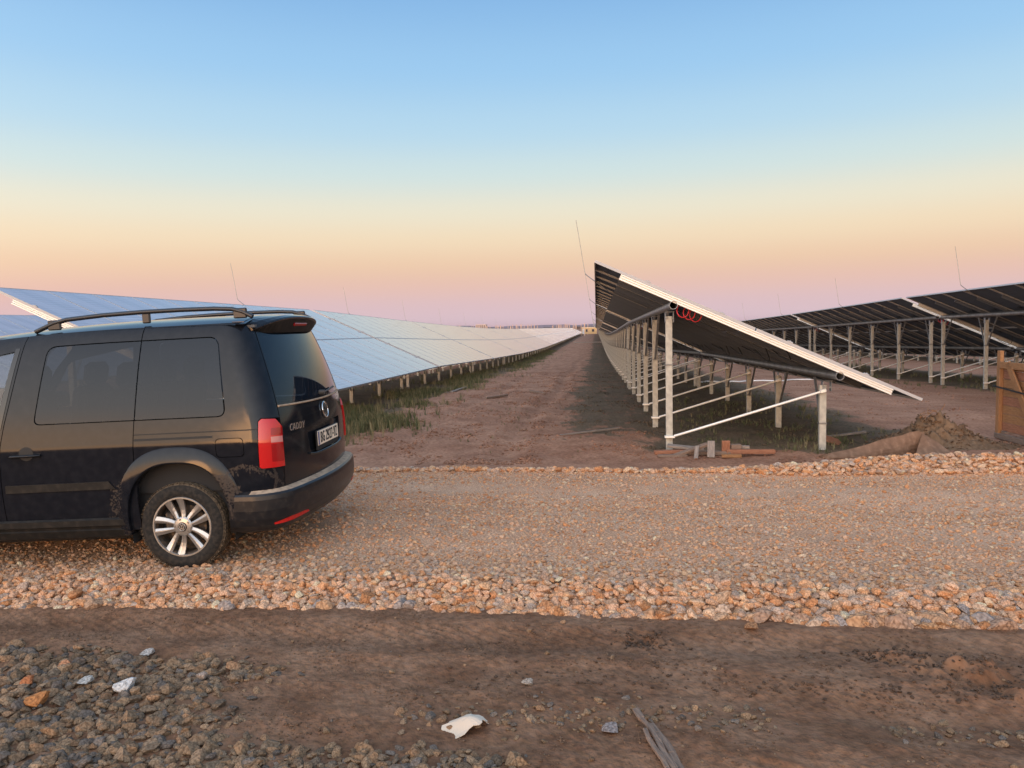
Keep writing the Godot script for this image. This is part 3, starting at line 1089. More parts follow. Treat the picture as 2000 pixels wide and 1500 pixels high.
func make_rows() -> void:
	var near := make_table("solar_table", "x")
	var far := make_far_table("solar_table", "x")
	var used_near := false
	var used_far := false
	# [row start x, name, metres ahead of first table, tables with all parts, list of tables]
	var rows := [
		[0.0, "the row right of the dirt aisle", 9.82, 6, range(0, 22)],
		[-PITCH, "the row left of the dirt aisle", 10.3, 6, range(0, 22)],
		[PITCH, "the second row right of the aisle", 10.4, 6, range(0, 14)],
		[2 * PITCH, "the third row right of the aisle", 11.0, 4, range(0, 10)],
		[3 * PITCH, "the fourth row right of the aisle", 11.5, 0, range(0, 10)],
		[-2 * PITCH, "the second row left of the aisle", 10.6, 1, [0, 1, 2, 3] + range(7, 22)],
		[-3 * PITCH, "the third row left of the aisle", 11.0, 0, range(9, 22)],
		[-4 * PITCH, "the fourth row left of the aisle", 11.0, 0, range(11, 22)],
		[-5 * PITCH, "the fifth row left of the aisle", 11.0, 0, range(12, 22)],
	]
	for r in rows:
		for i in r[4]:
			var t: Node3D
			if i < r[3]:
				t = near if not used_near else near.duplicate()
				if used_near:
					t.name = numbered("solar_table")
					add_child(t)
				used_near = true
			else:
				t = far if not used_far else far.duplicate()
				if used_far:
					t.name = numbered("solar_table")
					add_child(t)
				used_far = true
			set_table(t, r[0], r[2] + i * TABLE)
			t.set_meta("label", "solar table, %s from the road in %s" % [ORD[i], r[1]])
			if r[0] == 0.0 and i == 0:
				red_cables(t)
	# rods
	var rod := lightning_rod()
	var first := true
	for r in [[-PITCH, "the row left of the aisle", [18.4, 27.0, 35.4, 43.8, 52.2, 60.6, 69.0, 77.4, 94.0, 111.0, 128.0, 145.0, 170.0, 195.0, 220.0, 245.0]], [PITCH, "the second row right of the aisle", [19.2, 28.3, 36.9, 45.6, 54.3, 63.0, 72.0]], [0.0, "the row right of the aisle", [13.2, 21.9, 30.6, 39.3, 48.0, 56.7, 65.4, 74.1, 91.0, 108.0, 125.0, 150.0]], [2 * PITCH, "the third row right of the aisle", [30.0, 38.7, 47.4, 56.1]]]:
		for i in r[2].size():
			var o: Node3D = rod if first else rod.duplicate()
			if not first:
				o.name = numbered("lightning_rod")
				add_child(o)
			first = false
			var d: float = r[2][i]
			o.position = Vector3(r[0], lay(r[0] + 2.0, d), -d)
			o.set_meta("label", "thin lightning rod, %s from the road on %s" % [ORD[i], r[1]])

func lightning_rod() -> Node3D:
	var t := thing("lightning_rod", "x", "lightning rod", Vector3.ZERO, "lightning rods along the upper panel edges")
	var b := MB.new()
	b.tube([on_slope(1.0, 0.125, 0), on_slope(0.3, 0.125, 0), Vector3(-0.12, 2.50, 0), Vector3(-0.172, 2.545, 0)], 0.009, 6)
	part("arm", b.mesh(), M.galv, t)
	var r := MB.new()
	r.tube([Vector3(-0.172, 2.545, 0), Vector3(-0.185, 2.60, 0), Vector3(-0.24, 2.96, 0), Vector3(-0.318, 3.45, 0)], 0.0065, 6)
	part("rod", r.mesh(), M.post, t)
	return t

func red_cables(t: Node3D) -> void:
	for k in 3:
		var b := MB.new()
		var pts := []
		for q in 17:
			var a := TAU * q / 16.0
			pts.append(Vector3(1.09 + 0.085 * k + 0.075 * cos(a), 1.815 - 0.028 * k + 0.085 * sin(a), -0.05 - 0.05 * k + 0.02 * sin(a * 2.0)))
		b.tube(pts, 0.0065, 6, false)
		var o := part("red_cable", b.mesh(), M.red_cable, t)
		tag(o, "red cable coil hanging at the upper tube end")

# ------------------------------------------------------------------ far things
func make_far() -> void:
	# low hills and woods along the horizon
	var hb := MB.new()
	var hm := mat(lin(0.22, 0.155, 0.16), 1.0)  # distance haze put into the hill colour
	rng.seed = 5
	for ring in 1:
		var prev := []
		for k in 181:
			var a := deg_to_rad(-70.0 + 140.0 * k / 180.0)
			var dist := 2900.0
			var dir := Vector3(sin(a), 0, -cos(a))
			var h := 5.0 + 6.0 * n1.get_noise_1d(k * 14.0) + 5.0 * sin(k * 0.05) + 3.0
			var cur := [dir * (dist - 260.0) + Vector3(0, -7, 0), dir * dist + Vector3(0, maxf(h, 1.0), 0), dir * (dist + 400.0) + Vector3(0, -8, 0)]
			if prev:
				hb.quad(prev[0], cur[0], cur[1], prev[1], Vector3.UP - dir)
				hb.quad(prev[1], cur[1], cur[2], prev[2], Vector3.UP + dir)
			prev = cur
	tag(part("hills", hb.mesh(), hm, self), "", "", "", "structure")
	var list := []
	for k in 900:
		var a := deg_to_rad(rng.randf_range(-50.0, 50.0))
		var dist := rng.randf_range(1500.0, 1900.0)
		if n2.get_noise_1d(rad_to_deg(a) * 60.0) < -0.05: continue
		var p := Vector3(sin(a) * dist, -4.5, -cos(a) * dist)
		list.append([p, rng.randf_range(6.0, 11.0)])
	var mm := MultiMesh.new()
	mm.transform_format = MultiMesh.TRANSFORM_3D
	mm.mesh = rocks[0]
	mm.instance_count = list.size()
	for i in list.size():
		var s: float = list[i][1]
		mm.set_instance_transform(i, Transform3D(Basis(Vector3.UP, rng.randf() * TAU).scaled_local(Vector3(s * 1.3, s, s * 1.3)), list[i][0]))
	var w := MultiMeshInstance3D.new()
	w.name = "distant_woods"
	w.multimesh = mm
	w.material_override = mat(lin(0.13, 0.10, 0.095), 1.0)
	add_child(w)
	tag(w, "hazy line of far-off trees along the horizon", "woods", "", "stuff")
	# site container at the end of the aisle
	var d := 292.0
	var t := thing("site_container", "small white site container at the far end of the aisle", "container", Vector3(-2.5, lay(-2.5, d), -d))
	var wall := mat(lin(0.55, 0.36, 0.17), 0.6)  # yellow evening light put into the colour of the white walls
	var b := MB.new()
	b.box(Transform3D(Basis(), Vector3(0, 1.35, -1.2)), Vector3(5.6, 2.5, 2.4), 0.04)
	for k in 13:
		b.box(Transform3D(Basis(), Vector3(-2.4 + k * 0.4, 1.35, 0.02)), Vector3(0.18, 2.2, 0.04))
	part("shell", b.mesh(), wall, t)
	b = MB.new()
	b.box(Transform3D(Basis(), Vector3(0, 2.64, -1.2)), Vector3(5.7, 0.1, 2.5), 0.02)
	part("roof", b.mesh(), M.alu, t)
	for x in [-0.9, 1.4]:
		b = MB.new()
		b.box(Transform3D(Basis(), Vector3(x, 1.45, 0.06)), Vector3(0.9, 1.0, 0.05), 0.01)
		part("window", b.mesh(), mat(lin(0.05, 0.05, 0.06), 0.1), t)
	b = MB.new()
	b.box(Transform3D(Basis(), Vector3(-2.1, 1.1, 0.06)), Vector3(0.85, 2.0, 0.05), 0.01)
	part("door", b.mesh(), mat(lin(0.5, 0.5, 0.5), 0.5), t)
	# bare driven posts in the field beyond, still without panels
	var pm := MB.new()
	pm.box(Transform3D(Basis(), Vector3(0, 1.75, 0)), Vector3(0.14, 4.3, 0.14), 0.01)
	var mesh := pm.mesh()
	var bare := mat(lin(0.60, 0.38, 0.26), 0.7)
	rng.seed = 8
	for k in 80:
		var dd := rng.randf_range(225.0, 340.0)
		var x := -dd * rng.randf_range(0.01, 0.19)
		var o := part("bare_post", mesh, bare, self)
		o.position = Vector3(x, lay(x, dd) - 0.1, -dd)
		tag(o, "one of the tiny bare steel posts in the field near the horizon", "post", "bare posts near the horizon")
	# a pale block far left on the horizon
	t = thing("far_building", "tiny pale pink building block on the horizon above the left panels", "building", Vector3(-118.0, -5.0, -790.0))
	b = MB.new()
	b.box(Transform3D(Basis(), Vector3(0, 4.6, 0)), Vector3(11.0, 9.2, 8.0), 0.1)
	part("wall", b.mesh(), mat(lin(0.5, 0.38, 0.33), 0.8), t)
	for k in 5:
		b = MB.new()
		b.box(Transform3D(Basis(), Vector3(-4.0 + k * 2.0, 6.8, 4.02)), Vector3(1.0, 3.0, 0.12))
		part("window", b.mesh(), mat(lin(0.1, 0.08, 0.08), 0.3), t)

# ------------------------------------------------------------------ litter and loose things
func plank(at: Vector3, size: Vector3, rot: Vector3, m: Material, label: String, category := "plank", called := "plank") -> void:
	var b := MB.new()
	b.box(Transform3D(), size, minf(size.y, size.z) * 0.12)
	var o := part(called, b.mesh(), m, self)
	o.position = at
	o.rotation = rot
	tag(o, label, category)

func make_litter() -> void:
	var g := func(x: float, d: float) -> float: return ground_y(x, d)
	var z := -9.78
	var y: float = g.call(1.2, 9.78)
	plank(Vector3(0.98, y + 0.035, z - 0.05), Vector3(0.52, 0.05, 0.10), Vector3(0, 0.08, 0.02), M.wood_red, "reddish split board at the foot of the first tall post")
	plank(Vector3(1.12, y + 0.085, z - 0.10), Vector3(0.46, 0.03, 0.10), Vector3(0.1, -0.15, -0.08), M.wood_grey, "thin grey board on top of the litter by the post")
	plank(Vector3(0.93, y + 0.02, z + 0.16), Vector3(0.36, 0.03, 0.07), Vector3(0, 0.1, 0.0), M.wood_old, "low dark board in front of the tall post")
	plank(Vector3(1.16, y + 0.085, z + 0.12), Vector3(0.44, 0.035, 0.07), Vector3(0.2, 0.2, 0.33), M.wood_old, "brown board propped up slantwise in the wood pile")
	plank(Vector3(1.21, y + 0.075, z + 0.26), Vector3(0.20, 0.035, 0.05), Vector3(0.0, 1.35, 0.75), M.wood_grey, "short grey batten standing at the road edge")
	plank(Vector3(1.40, y + 0.10, z + 0.16), Vector3(0.22, 0.035, 0.09), Vector3(0.0, 1.4, 1.05), M.wood_grey, "wide grey batten leaning upright in the wood pile")
	plank(Vector3(1.35, y + 0.03, z + 0.0), Vector3(0.62, 0.05, 0.10), Vector3(0, -0.05, 0.0), M.wood_old, "long dark board at the bottom of the wood pile")
	plank(Vector3(1.60, y + 0.11, z + 0.02), Vector3(0.16, 0.10, 0.035), Vector3(0.1, 0.1, 1.57), M.wood_red, "upright reddish end of a board in the wood pile")
	plank(Vector3(1.73, y + 0.105, z - 0.04), Vector3(0.13, 0.06, 0.09), Vector3(0, 0.1, 0), M.wood_old, "small brown wood block on the orange batten")
	plank(Vector3(1.86, y + 0.09, z - 0.08), Vector3(0.10, 0.04, 0.06), Vector3(0, -0.2, 0), M.wood_grey, "tiny pale offcut right of the small wood block")
	plank(Vector3(1.90, y + 0.05, z + 0.02), Vector3(0.60, 0.055, 0.07), Vector3(0, 0.03, 0.0), M.wood_red, "long orange batten at the right end of the pile")
	plank(Vector3(1.64, y + 0.025, z + 0.2), Vector3(0.24, 0.04, 0.05), Vector3(0, 0.0, 0.0), M.wood, "short yellow offcut at the edge of the gravel")
	plank(Vector3(3.12, g.call(3.12, 10.55) + 0.05, -10.55), Vector3(0.30, 0.02, 0.16), Vector3(0.5, 0.3, -0.35), M.wood_red, "tilted brown board behind the low end post")
	plank(Vector3(3.5, g.call(3.5, 11.25) + 0.03, -11.25), Vector3(0.75, 0.03, 0.05), Vector3(0, 0.5, 0.03), M.wood_grey, "pale lath on the ground behind the low post", "lath", "lath")
	plank(Vector3(-0.1, g.call(-0.1, 11.8) + 0.02, -11.8), Vector3(1.2, 0.025, 0.035), Vector3(0, 0.73, 0.0), M.wood_grey, "long pale lath across the right side of the aisle", "lath", "lath")
	plank(Vector3(-2.42, g.call(-2.42, 18.5) + 0.03, -18.5), Vector3(0.86, 0.05, 0.06), Vector3(0, 1.06, 0.0), M.wood_old, "dark batten lying along the aisle track", "lath", "lath")
	plank(Vector3(-1.55, g.call(-1.55, 20.0) + 0.03, -20.0), Vector3(0.9, 0.05, 0.06), Vector3(0, -1.04, 0.0), M.wood_old, "second dark batten further along the aisle", "lath", "lath")
	plank(Vector3(-3.9, g.call(-3.9, 21.5) + 0.03, -21.5), Vector3(1.6, 0.04, 0.08), Vector3(0, 1.5, 0.0), M.wood_grey, "pale lath at the grassy left edge of the aisle", "lath", "lath")
	plank(Vector3(-1.3, lay(-1.3, 124.0) + 0.1, -124.0), Vector3(4.6, 0.14, 0.3), Vector3(0, -0.1, 0.0), M.wood_grey, "pale beam lying across the aisle far away", "beam", "beam")
	# white hose under the tables
	var b := MB.new()
	var pts := []
	for k in 22:
		var x := 3.3 + 4.2 * k / 21.0
		var d := 24.8 + 0.25 * sin(k * 0.9) + 0.04 * k
		pts.append(Vector3(x, g.call(x, d) + 0.03, -d))
	b.tube(pts, 0.025, 6)
	tag(part("hose", b.mesh(), mat(lin(0.7, 0.68, 0.65), 0.5), self), "white hose lying on the ground between right-hand rows", "hose")
	# curled brown sheet behind the stone berm
	b = MB.new()
	var rows := []
	var nt := 6
	var walk := [[2.66, -9.50, 0.02, 0.0], [2.80, -9.47, 0.055, 0.05], [2.95, -9.49, 0.085, 0.07], [3.12, -9.52, 0.115, 0.08], [3.28, -9.56, 0.15, 0.08], [3.42, -9.60, 0.185, 0.09], [3.56, -9.66, 0.21, 0.09], [3.70, -9.71, 0.235, 0.08], [3.82, -9.78, 0.255, 0.06], [3.90, -9.80, 0.27, 0.04], [3.97, -9.80, 0.268, 0.02]]
	for i in walk.size():
		var w0 = walk[i]
		var row := []
		for j in nt + 1:
			var t := j / float(nt)
			row.append(Vector3(w0[0] + 0.012 * sin(i * 2.3 + t * 4.0) + maxf(0.0, -w0[3]) * 0.9 * t, lay(w0[0], 9.6) - 0.02 + (w0[2] + 0.03) * t + 0.006 * sin(i * 1.7), w0[1] - w0[3] * t * t + 0.03 * sin(t * PI) * (1.0 if w0[3] > 0.0 else -0.5)))
		rows.append(row)
	for grid in [rows]:
		for i in grid.size() - 1:
			for j in nt:
				for sd in [0.0, 1.0]:
					var o: Vector3 = Vector3(0, -0.003, -0.006) * sd
					var A: Vector3 = grid[i][j] + o
					var B: Vector3 = grid[i + 1][j] + o
					var C: Vector3 = grid[i + 1][j + 1] + o
					var D: Vector3 = grid[i][j + 1] + o
					b.quad(A, B, C, D, Vector3(0, 0.3, 1) if sd == 0.0 else Vector3(0, -0.3, -1))
	# the end is folded forward over itself, leaving a hollow behind the fold
	var y0 := lay(3.9, 9.6) - 0.03
	var F := [Vector3(3.95, y0 + 0.295, -9.795), Vector3(3.72, y0, -9.46), Vector3(4.28, y0, -9.44), Vector3(4.10, y0 + 0.19, -9.70)]
	for q in [[F[0], F[1], (F[1] + F[2]) * 0.5 + Vector3(0, 0.02, 0.05)], [F[0], (F[1] + F[2]) * 0.5 + Vector3(0, 0.02, 0.05), F[3]], [F[3], (F[1] + F[2]) * 0.5 + Vector3(0, 0.02, 0.05), F[2]]]:
		b.tri(q[0], q[1], q[2], Vector3(-0.2, 0.3, 1))
		var bk := Vector3(0, -0.003, -0.006)
		b.tri(q[0] + bk, q[1] + bk, q[2] + bk, Vector3(0.2, -0.3, -1))
	var cm := mat(Color.WHITE, 0.8, 0.0, 0.3)
	cm.albedo_texture = noise_tex(0.02, [[0.0, lin(0.15, 0.085, 0.052)], [0.6, lin(0.20, 0.115, 0.072)], [1.0, lin(0.27, 0.165, 0.105)]], 256, 5, FastNoiseLite.TYPE_SIMPLEX, 44)
	tag(part("cardboard_sheet", b.mesh(), triplanar(cm, Vector3(2, 2, 2)), self), "curled brown sheet lying behind the stone edge of the road", "sheet")
	# heap of spoil with roots and straw
	var heap := thing("dirt_heap", "small heap of dug-up earth and roots left of the crate", "dirt heap", Vector3(4.5, lay(4.5, 10.8), -10.8))
	var hh := func(x: float, dd: float) -> float:
		var q := exp(-pow((x - 0.02) / 0.36, 2.0) - pow(dd / 0.42, 2.0)) * 0.27 + exp(-pow((x + 0.3) / 0.55, 2.0) - pow((dd + 0.1) / 0.5, 2.0)) * 0.09 + exp(-pow((x - 0.5) / 0.4, 2.0) - pow((dd + 0.2) / 0.4, 2.0)) * 0.07
		return q * (1.0 + 0.45 * n3.get_noise_2d(x * 800.0, dd * 800.0) + 0.25 * n2.get_noise_2d(x * 300.0, dd * 300.0)) - 0.03
	var ax := PackedFloat64Array()
	for k in 61: ax.append(-1.2 + 2.4 * k / 60.0)
	part("mound", grid_mesh(ax, ax, hh, func(_x, _d): return Color(0.22, 0.14, 0.085)), M.dirt, heap)
	rng.seed = 60
	var cl := []
	for i in 900:
		var x := rng.randfn() * 0.42
		var dd := rng.randfn() * 0.38
		var s := rng.randf_range(0.012, 0.05)
		var k := rng.randf_range(0.7, 1.3)
		cl.append([Vector3(x, hh.call(x, dd) + s * 0.15, -dd), s, Color(0.23 * k, 0.145 * k, 0.09 * k)])
	scatter(heap, "clods", "crumbs of earth on the heap", cl, M.stone_any)
	for i in 26:
		b = MB.new()
		var x := rng.randfn() * 0.13 + 0.03
		var dd := rng.randfn() * 0.12
		var p := Vector3(x, hh.call(x, dd) - 0.01, -dd)
		var q := p + Vector3(rng.randfn() * 0.08, rng.randf_range(0.03, 0.10), rng.randfn() * 0.08)
		b.tube([p, (p + q) * 0.5 + Vector3(rng.randfn() * 0.02, 0.02, 0), q], 0.004, 4)
		part("root", b.mesh(), M.wood, heap)
	# torn white scrap
	b = MB.new()
	var outline := []
	rng.seed = 15
	for k in 34:
		var a := TAU * k / 34.0
		outline.append(Vector2(cos(a) * 0.105, sin(a) * 0.062) * (1.0 + rng.randf_range(-0.16, 0.16)) + Vector2(0, 0.012 * cos(a)))
	var lift := func(p: Vector2) -> float: return 0.022 + 0.022 * sin(p.x * 26.0 + 0.8) + 0.016 * cos(p.y * 40.0 + p.x * 18.0) + 0.25 * maxf(0.0, p.x) * maxf(0.0, p.y) * 6.0
	for k in 34:
		var p0: Vector2 = outline[k]
		var p1: Vector2 = outline[(k + 1) % 34]
		for s in 4:
			var a0 := p0 * s / 4.0
			var a1 := p1 * s / 4.0
			var b0 := p0 * (s + 1) / 4.0
			var b1 := p1 * (s + 1) / 4.0
			var P := [a0, a1, b1, b0].map(func(q): return Vector3(q.x, lift.call(q), -q.y))
			b.quad(P[0], P[1], P[2], P[3], Vector3.UP)
			var dn := Vector3(0, -0.0025, 0)
			b.quad(P[0] + dn, P[1] + dn, P[2] + dn, P[3] + dn, Vector3.DOWN)
			if s == 3: b.quad(P[3], P[2], P[2] + dn, P[3] + dn, P[2])
	var sc := part("torn_scrap", b.mesh(), mat(lin(0.56, 0.47, 0.37), 0.8), self)
	sc.position = Vector3(-0.58, ground_y(-0.58, 3.17) + 0.004, -3.17)
	sc.rotation.y = 0.28
	tag(sc, "torn cream-white scrap of sheeting lying among stones", "scrap")
	# weathered stick running out of the picture
	var st := thing("stick", "weathered grey split stick lying at the bottom edge", "stick", Vector3(0.16, ground_y(0.16, 3.3) + 0.02, -3.33))
	for s in [[0.0, 0.0, 0.75, 0.017, 0.0], [-0.022, 0.14, 0.72, 0.02, -0.012], [0.022, 0.20, 0.74, 0.013, 0.006]]:
		# grain runs along the piece's own x
		b = MB.new()
		rng.seed = int(900 + s[1] * 100)
		var prev := Vector3.ZERO
		for k in 9:
			var u := lerpf(s[1], s[2], k / 8.0)
			var p := Vector3(u * 0.96, s[4] + 0.01 * sin(u * 9.0), s[0] * (1.0 + u) + 0.006 * sin(u * 21.0 + s[0] * 90.0))
			if k > 0:
				b.bar(prev - (p - prev) * 0.1, p, s[3] * rng.randf_range(1.3, 1.8), s[3] * rng.randf_range(0.8, 1.1), Vector3(0.0, 1.0, rng.randf_range(-0.3, 0.3)), 0.003)
			prev = p
		var o := part("split", b.mesh(), M.wood_old, st)
		o.rotation.y = -PI / 2 + 0.28

func make_crate() -> void:
	var t := thing("wooden_crate", "open-topped orange wooden panel crate at the right edge", "crate", Vector3(5.5, lay(5.5, 11.2), -11.2))
	# boards run along z (towards the road)
	var side := Basis(Vector3.UP, PI / 2)
	rng.seed = 3
	for f in [[0.0, 1.0], [1.1, -1.0]]:
		for k in 8:
			var b := MB.new()
			b.box(Transform3D(), Vector3(2.1, 0.112, 0.02), 0.003)
			var o := part("board", b.mesh(), M.wood if (k + int(f[0])) % 3 else M.wood_red, t)
			o.transform = Transform3D(side * Basis(Vector3.RIGHT, rng.randf_range(-0.02, 0.02)), Vector3(f[0] + 0.03 * f[1], 0.175 + k * 0.118, 1.08 + rng.randf_range(-0.01, 0.01)))
	for z in [0.04, 1.08, 2.12]:
		for x in [-0.005, 1.105]:
			var b := MB.new()
			b.box(Transform3D(Basis(Vector3.BACK, PI / 2), Vector3.ZERO), Vector3(0.075, 0.045, 0.075), 0.004)
			var pb := MB.new()
			pb.box(Transform3D(), Vector3(1.21, 0.05, 0.085), 0.004)
			var o := part("corner_post", pb.mesh(), M.wood if z > 0.1 else M.wood, t)
			o.transform = Transform3D(Basis(Vector3.BACK, PI / 2), Vector3(x, 0.605, z))
	for x in [-0.03, 1.13]:
		var b := MB.new()
		b.box(Transform3D(), Vector3(1.98, 0.09, 0.035), 0.003)
		var o := part("top_rail", b.mesh(), M.wood, t)
		o.transform = Transform3D(side, Vector3(x, 1.02, 1.09))
		b = MB.new()
		b.bar(Vector3(0, 0, 0), Vector3(0, 0, 0), 0.01, 0.01) if false else b.box(Transform3D(), Vector3(1.25, 0.10, 0.025), 0.003)
		o = part("diagonal_batten", b.mesh(), M.wood, t)
		o.transform = Transform3D(side * Basis(Vector3.BACK, 0.9), Vector3(x * 1.0 + (-0.005 if x < 0 else 0.005), 0.56, 0.68))
		b = MB.new()
		b.box(Transform3D(), Vector3(2.2, 0.07, 0.06), 0.004)
		o = part("skid", b.mesh(), M.wood_old, t)
		o.transform = Transform3D(side, Vector3(x * 0.9 + 0.02, 0.045, 1.08))
	for k in 5:
		var b := MB.new()
		b.box(Transform3D(), Vector3(1.1, 0.02, 0.12), 0.003)
		var o := part("floor_board", b.mesh(), M.wood_old, t)
		o.position = Vector3(0.55, 0.10, 0.15 + k * 0.46)
	var s := MB.new()
	s.box(Transform3D(Basis(Vector3.RIGHT, 0.06), Vector3(-0.065, 0.66, 1.08)), Vector3(0.004, 0.022, 2.2))
	s.box(Transform3D(Basis(), Vector3(0.55, 0.72, -0.03)), Vector3(1.22, 0.022, 0.004))
	part("strap", s.mesh(), M.black, t)

# ------------------------------------------------------------------ the van
# Own axes: +x to the rear, y up, +z to the side that faces the camera; rear axle at x = 0, road at y = 0.
const HALF := [[0.15, 0.77], [0.22, 0.825], [0.30, 0.862], [0.40, 0.882], [0.55, 0.893], [0.70, 0.897], [0.86, 0.8965], [0.898, 0.8955], [0.916, 0.8935], [0.95, 0.889], [1.05, 0.876], [1.2, 0.855], [1.4, 0.822], [1.55, 0.791], [1.65, 0.765], [1.70, 0.746], [1.74, 0.720], [1.765, 0.690], [1.785, 0.640]]
const REAR := [[0.2, 0.785], [0.5, 0.81], [0.8, 0.82], [1.0, 0.81], [1.13, 0.785], [1.3, 0.74], [1.5, 0.675], [1.66, 0.615], [1.78, 0.56]]
const RC := 0.185
const SWEEP := 1.35            # turn of the rear corner, radians
var van_side := 1.0            # +1 near side, -1 far side

func van_hw(x: float, y: float) -> float:
	var w := keys(HALF, y)
	if x > -0.9: w -= 0.008 * pow((x + 0.9) / 1.4, 2.0)
	if x < -1.4:
		w -= 0.012 * pow((-x - 1.4), 2.0)
	if x < -2.9: w -= 0.22 * pow((-x - 2.9) / 0.65, 2.2)
	return w

func van_k(x: float) -> float:   # the roof falls towards the windscreen
	return 1.0 - 0.05 * pow(maxf(0.0, -x - 0.35), 2.0)

func van_rb(y: float) -> float:
	return (keys(HALF, y) - RC * (1.0 - cos(SWEEP))) / sin(PI / 2 - SWEEP)

func van_xs(y: float) -> float:
	var rb := van_rb(y)
	return keys(REAR, y) - RC * sin(SWEEP) - rb * (1.0 - cos(PI / 2 - SWEEP))

# side skin: u runs along the side and on round the rear corner
func skin(u: float, y: float) -> Vector3:
	var xs := van_xs(y)
	var hw := van_hw(minf(u, xs), y)
	var p: Vector3
	if u <= xs:
		var yy := y
		if y > 1.1: yy = 1.1 + (y - 1.1) * van_k(u)
		p = Vector3(u, yy, hw)
	else:
		var a := minf((u - xs) / RC, SWEEP)
		p = Vector3(xs + RC * sin(a), y, hw - RC * (1.0 - cos(a)))
		var rest := u - xs - RC * SWEEP
		if rest > 0.0:
			var rb := van_rb(y)
			var b := SWEEP + rest / rb
			p += Vector3(rb * (sin(b) - sin(SWEEP)), 0, rb * (cos(b) - cos(SWEEP)))
	p.z *= van_side
	return p

func seam_u(y: float) -> float: return van_xs(y) + RC * 1.27
func seam_z(y: float) -> float: return van_hw(van_xs(y), y) - RC * (1.0 - cos(1.27))

# rear skin: z across, y up
func rear(z: float, y: float) -> Vector3:
	var az := absf(z)
	var xs := van_xs(y)
	var hw := van_hw(xs, y)
	var zc := hw - RC * (1.0 - cos(SWEEP))
	var x: float
	if az > zc:
		var c := clampf(1.0 - (hw - az) / RC, -1.0, 1.0)
		x = xs + RC * sin(acos(c))
	else:
		var rb := van_rb(y)
		var b := acos(clampf(az / zc * sin(PI / 2 - SWEEP), -1.0, 1.0))
		x = xs + RC * sin(SWEEP) + rb * (sin(b) - sin(SWEEP))
	return Vector3(x, y, z)

func skin_n(f: Callable, u: float, y: float, out: Vector3) -> Vector3:
	var e := 0.004
	var a: Vector3 = f.call(u + e, y) - f.call(u - e, y)
	var b: Vector3 = f.call(u, y + e) - f.call(u, y - e)
	var n := a.cross(b).normalized()
	return n if n.dot(out) > 0.0 else -n

func panel(poly: PackedVector2Array, holes: Array, f: Callable, out: Vector3, cell := 0.045, off := 0.0, rim := 0.025) -> ArrayMesh:
	# a sheet cut to an outline and laid on a curved skin, with its edges turned in
	var m := MB.new()
	var lo := poly[0]
	var hi := poly[0]
	for p in poly:
		lo = lo.min(p)
		hi = hi.max(p)
	var nu := int(ceil((hi.x - lo.x) / cell))
	var ny := int(ceil((hi.y - lo.y) / cell))
	var at := func(q: Vector2) -> Array:
		var n := skin_n(f, q.x, q.y, out)
		return [f.call(q.x, q.y) + n * off, n]
	var cache := {}
	for i in nu:
		for j in ny:
			var a := lo + Vector2(i, j) * cell
			var rect := PackedVector2Array([a, a + Vector2(cell, 0), a + Vector2(cell, cell), a + Vector2(0, cell)])
			var parts := Geometry2D.intersect_polygons(poly, rect)
			for h in holes:
				var next: Array[PackedVector2Array] = []
				for q in parts:
					for r in Geometry2D.clip_polygons(q, h):
						if not Geometry2D.is_polygon_clockwise(r) or true:
							next.append(r)
				parts = next
			for q in parts:
				var tri := Geometry2D.triangulate_polygon(q)
				var ev := []
				for p in q:
					var key := Vector2i((p * 20000.0).round())
					if not cache.has(key): cache[key] = at.call(p)
					ev.append(cache[key])
				for t in range(0, tri.size(), 3):
					var A = ev[tri[t]]
					var B = ev[tri[t + 1]]
					var C = ev[tri[t + 2]]
					m.tri3(A[0], B[0], C[0], A[1], B[1], C[1], van_uv(q[tri[t]]), van_uv(q[tri[t + 1]]), van_uv(q[tri[t + 2]]))
	if rim > 0.0:
		for loop in [poly] + holes:
			for i in loop.size():
				var p: Vector2 = loop[i]
				var q: Vector2 = loop[(i + 1) % loop.size()]
				var n := maxi(1, int(ceil(p.distance_to(q) / cell)))
				for k in n:
					var a = at.call(p.lerp(q, k / float(n)))
					var b = at.call(p.lerp(q, (k + 1) / float(n)))
					m.quad(a[0], b[0], b[0] - b[1] * rim, a[0] - a[1] * rim, (b[0] - a[0]).cross(a[1]))
	return m.mesh()

func van_uv(q: Vector2) -> Vector2:
	return Vector2((q.x + 3.7) / 5.2, 1.0 - q.y / 1.9)

func rounded(pts: Array, r: Array) -> PackedVector2Array:
	# polygon with rounded corners
	var o := PackedVector2Array()
	var n := pts.size()
	for i in n:
		var p: Vector2 = pts[i]
		var rr: float = r[i] if r.size() > i else r[0]
		if rr <= 0.0:
			o.append(p)
			continue
		var a: Vector2 = (pts[(i + n - 1) % n] - p).normalized()
		var b: Vector2 = (pts[(i + 1) % n] - p).normalized()
		for k in 7:
			var t := k / 6.0
			var s := p + a * rr
			var e := p + b * rr
			o.append(s.lerp(p, t).lerp(p.lerp(e, t), t))
	return o

func arch(scale: float, a0: float, a1: float, n: int) -> Array:
	# wheel arch opening about the axle, as points (x, y)
	var o := []
	for k in n + 1:
		var a := lerpf(a0, a1, k / float(n))
		var c := cos(a)
		var s := sin(a)
		var q := pow(pow(absf(c) / 0.375, 2.5) + pow(absf(s) / 0.462, 2.5), -1.0 / 2.5)
		o.append(Vector2(c, s) * q * scale + Vector2(0, 0.315))
	return o

func arch_at(scale: float, y: float, right: bool) -> float:
	# x where the arch outline passes height y
	var t := clampf((y - 0.315) / (0.462 * scale), -0.99, 0.99)
	var c := 0.375 * scale * pow(1.0 - pow(absf(t), 2.5), 1.0 / 2.5)
	return c if right else -c

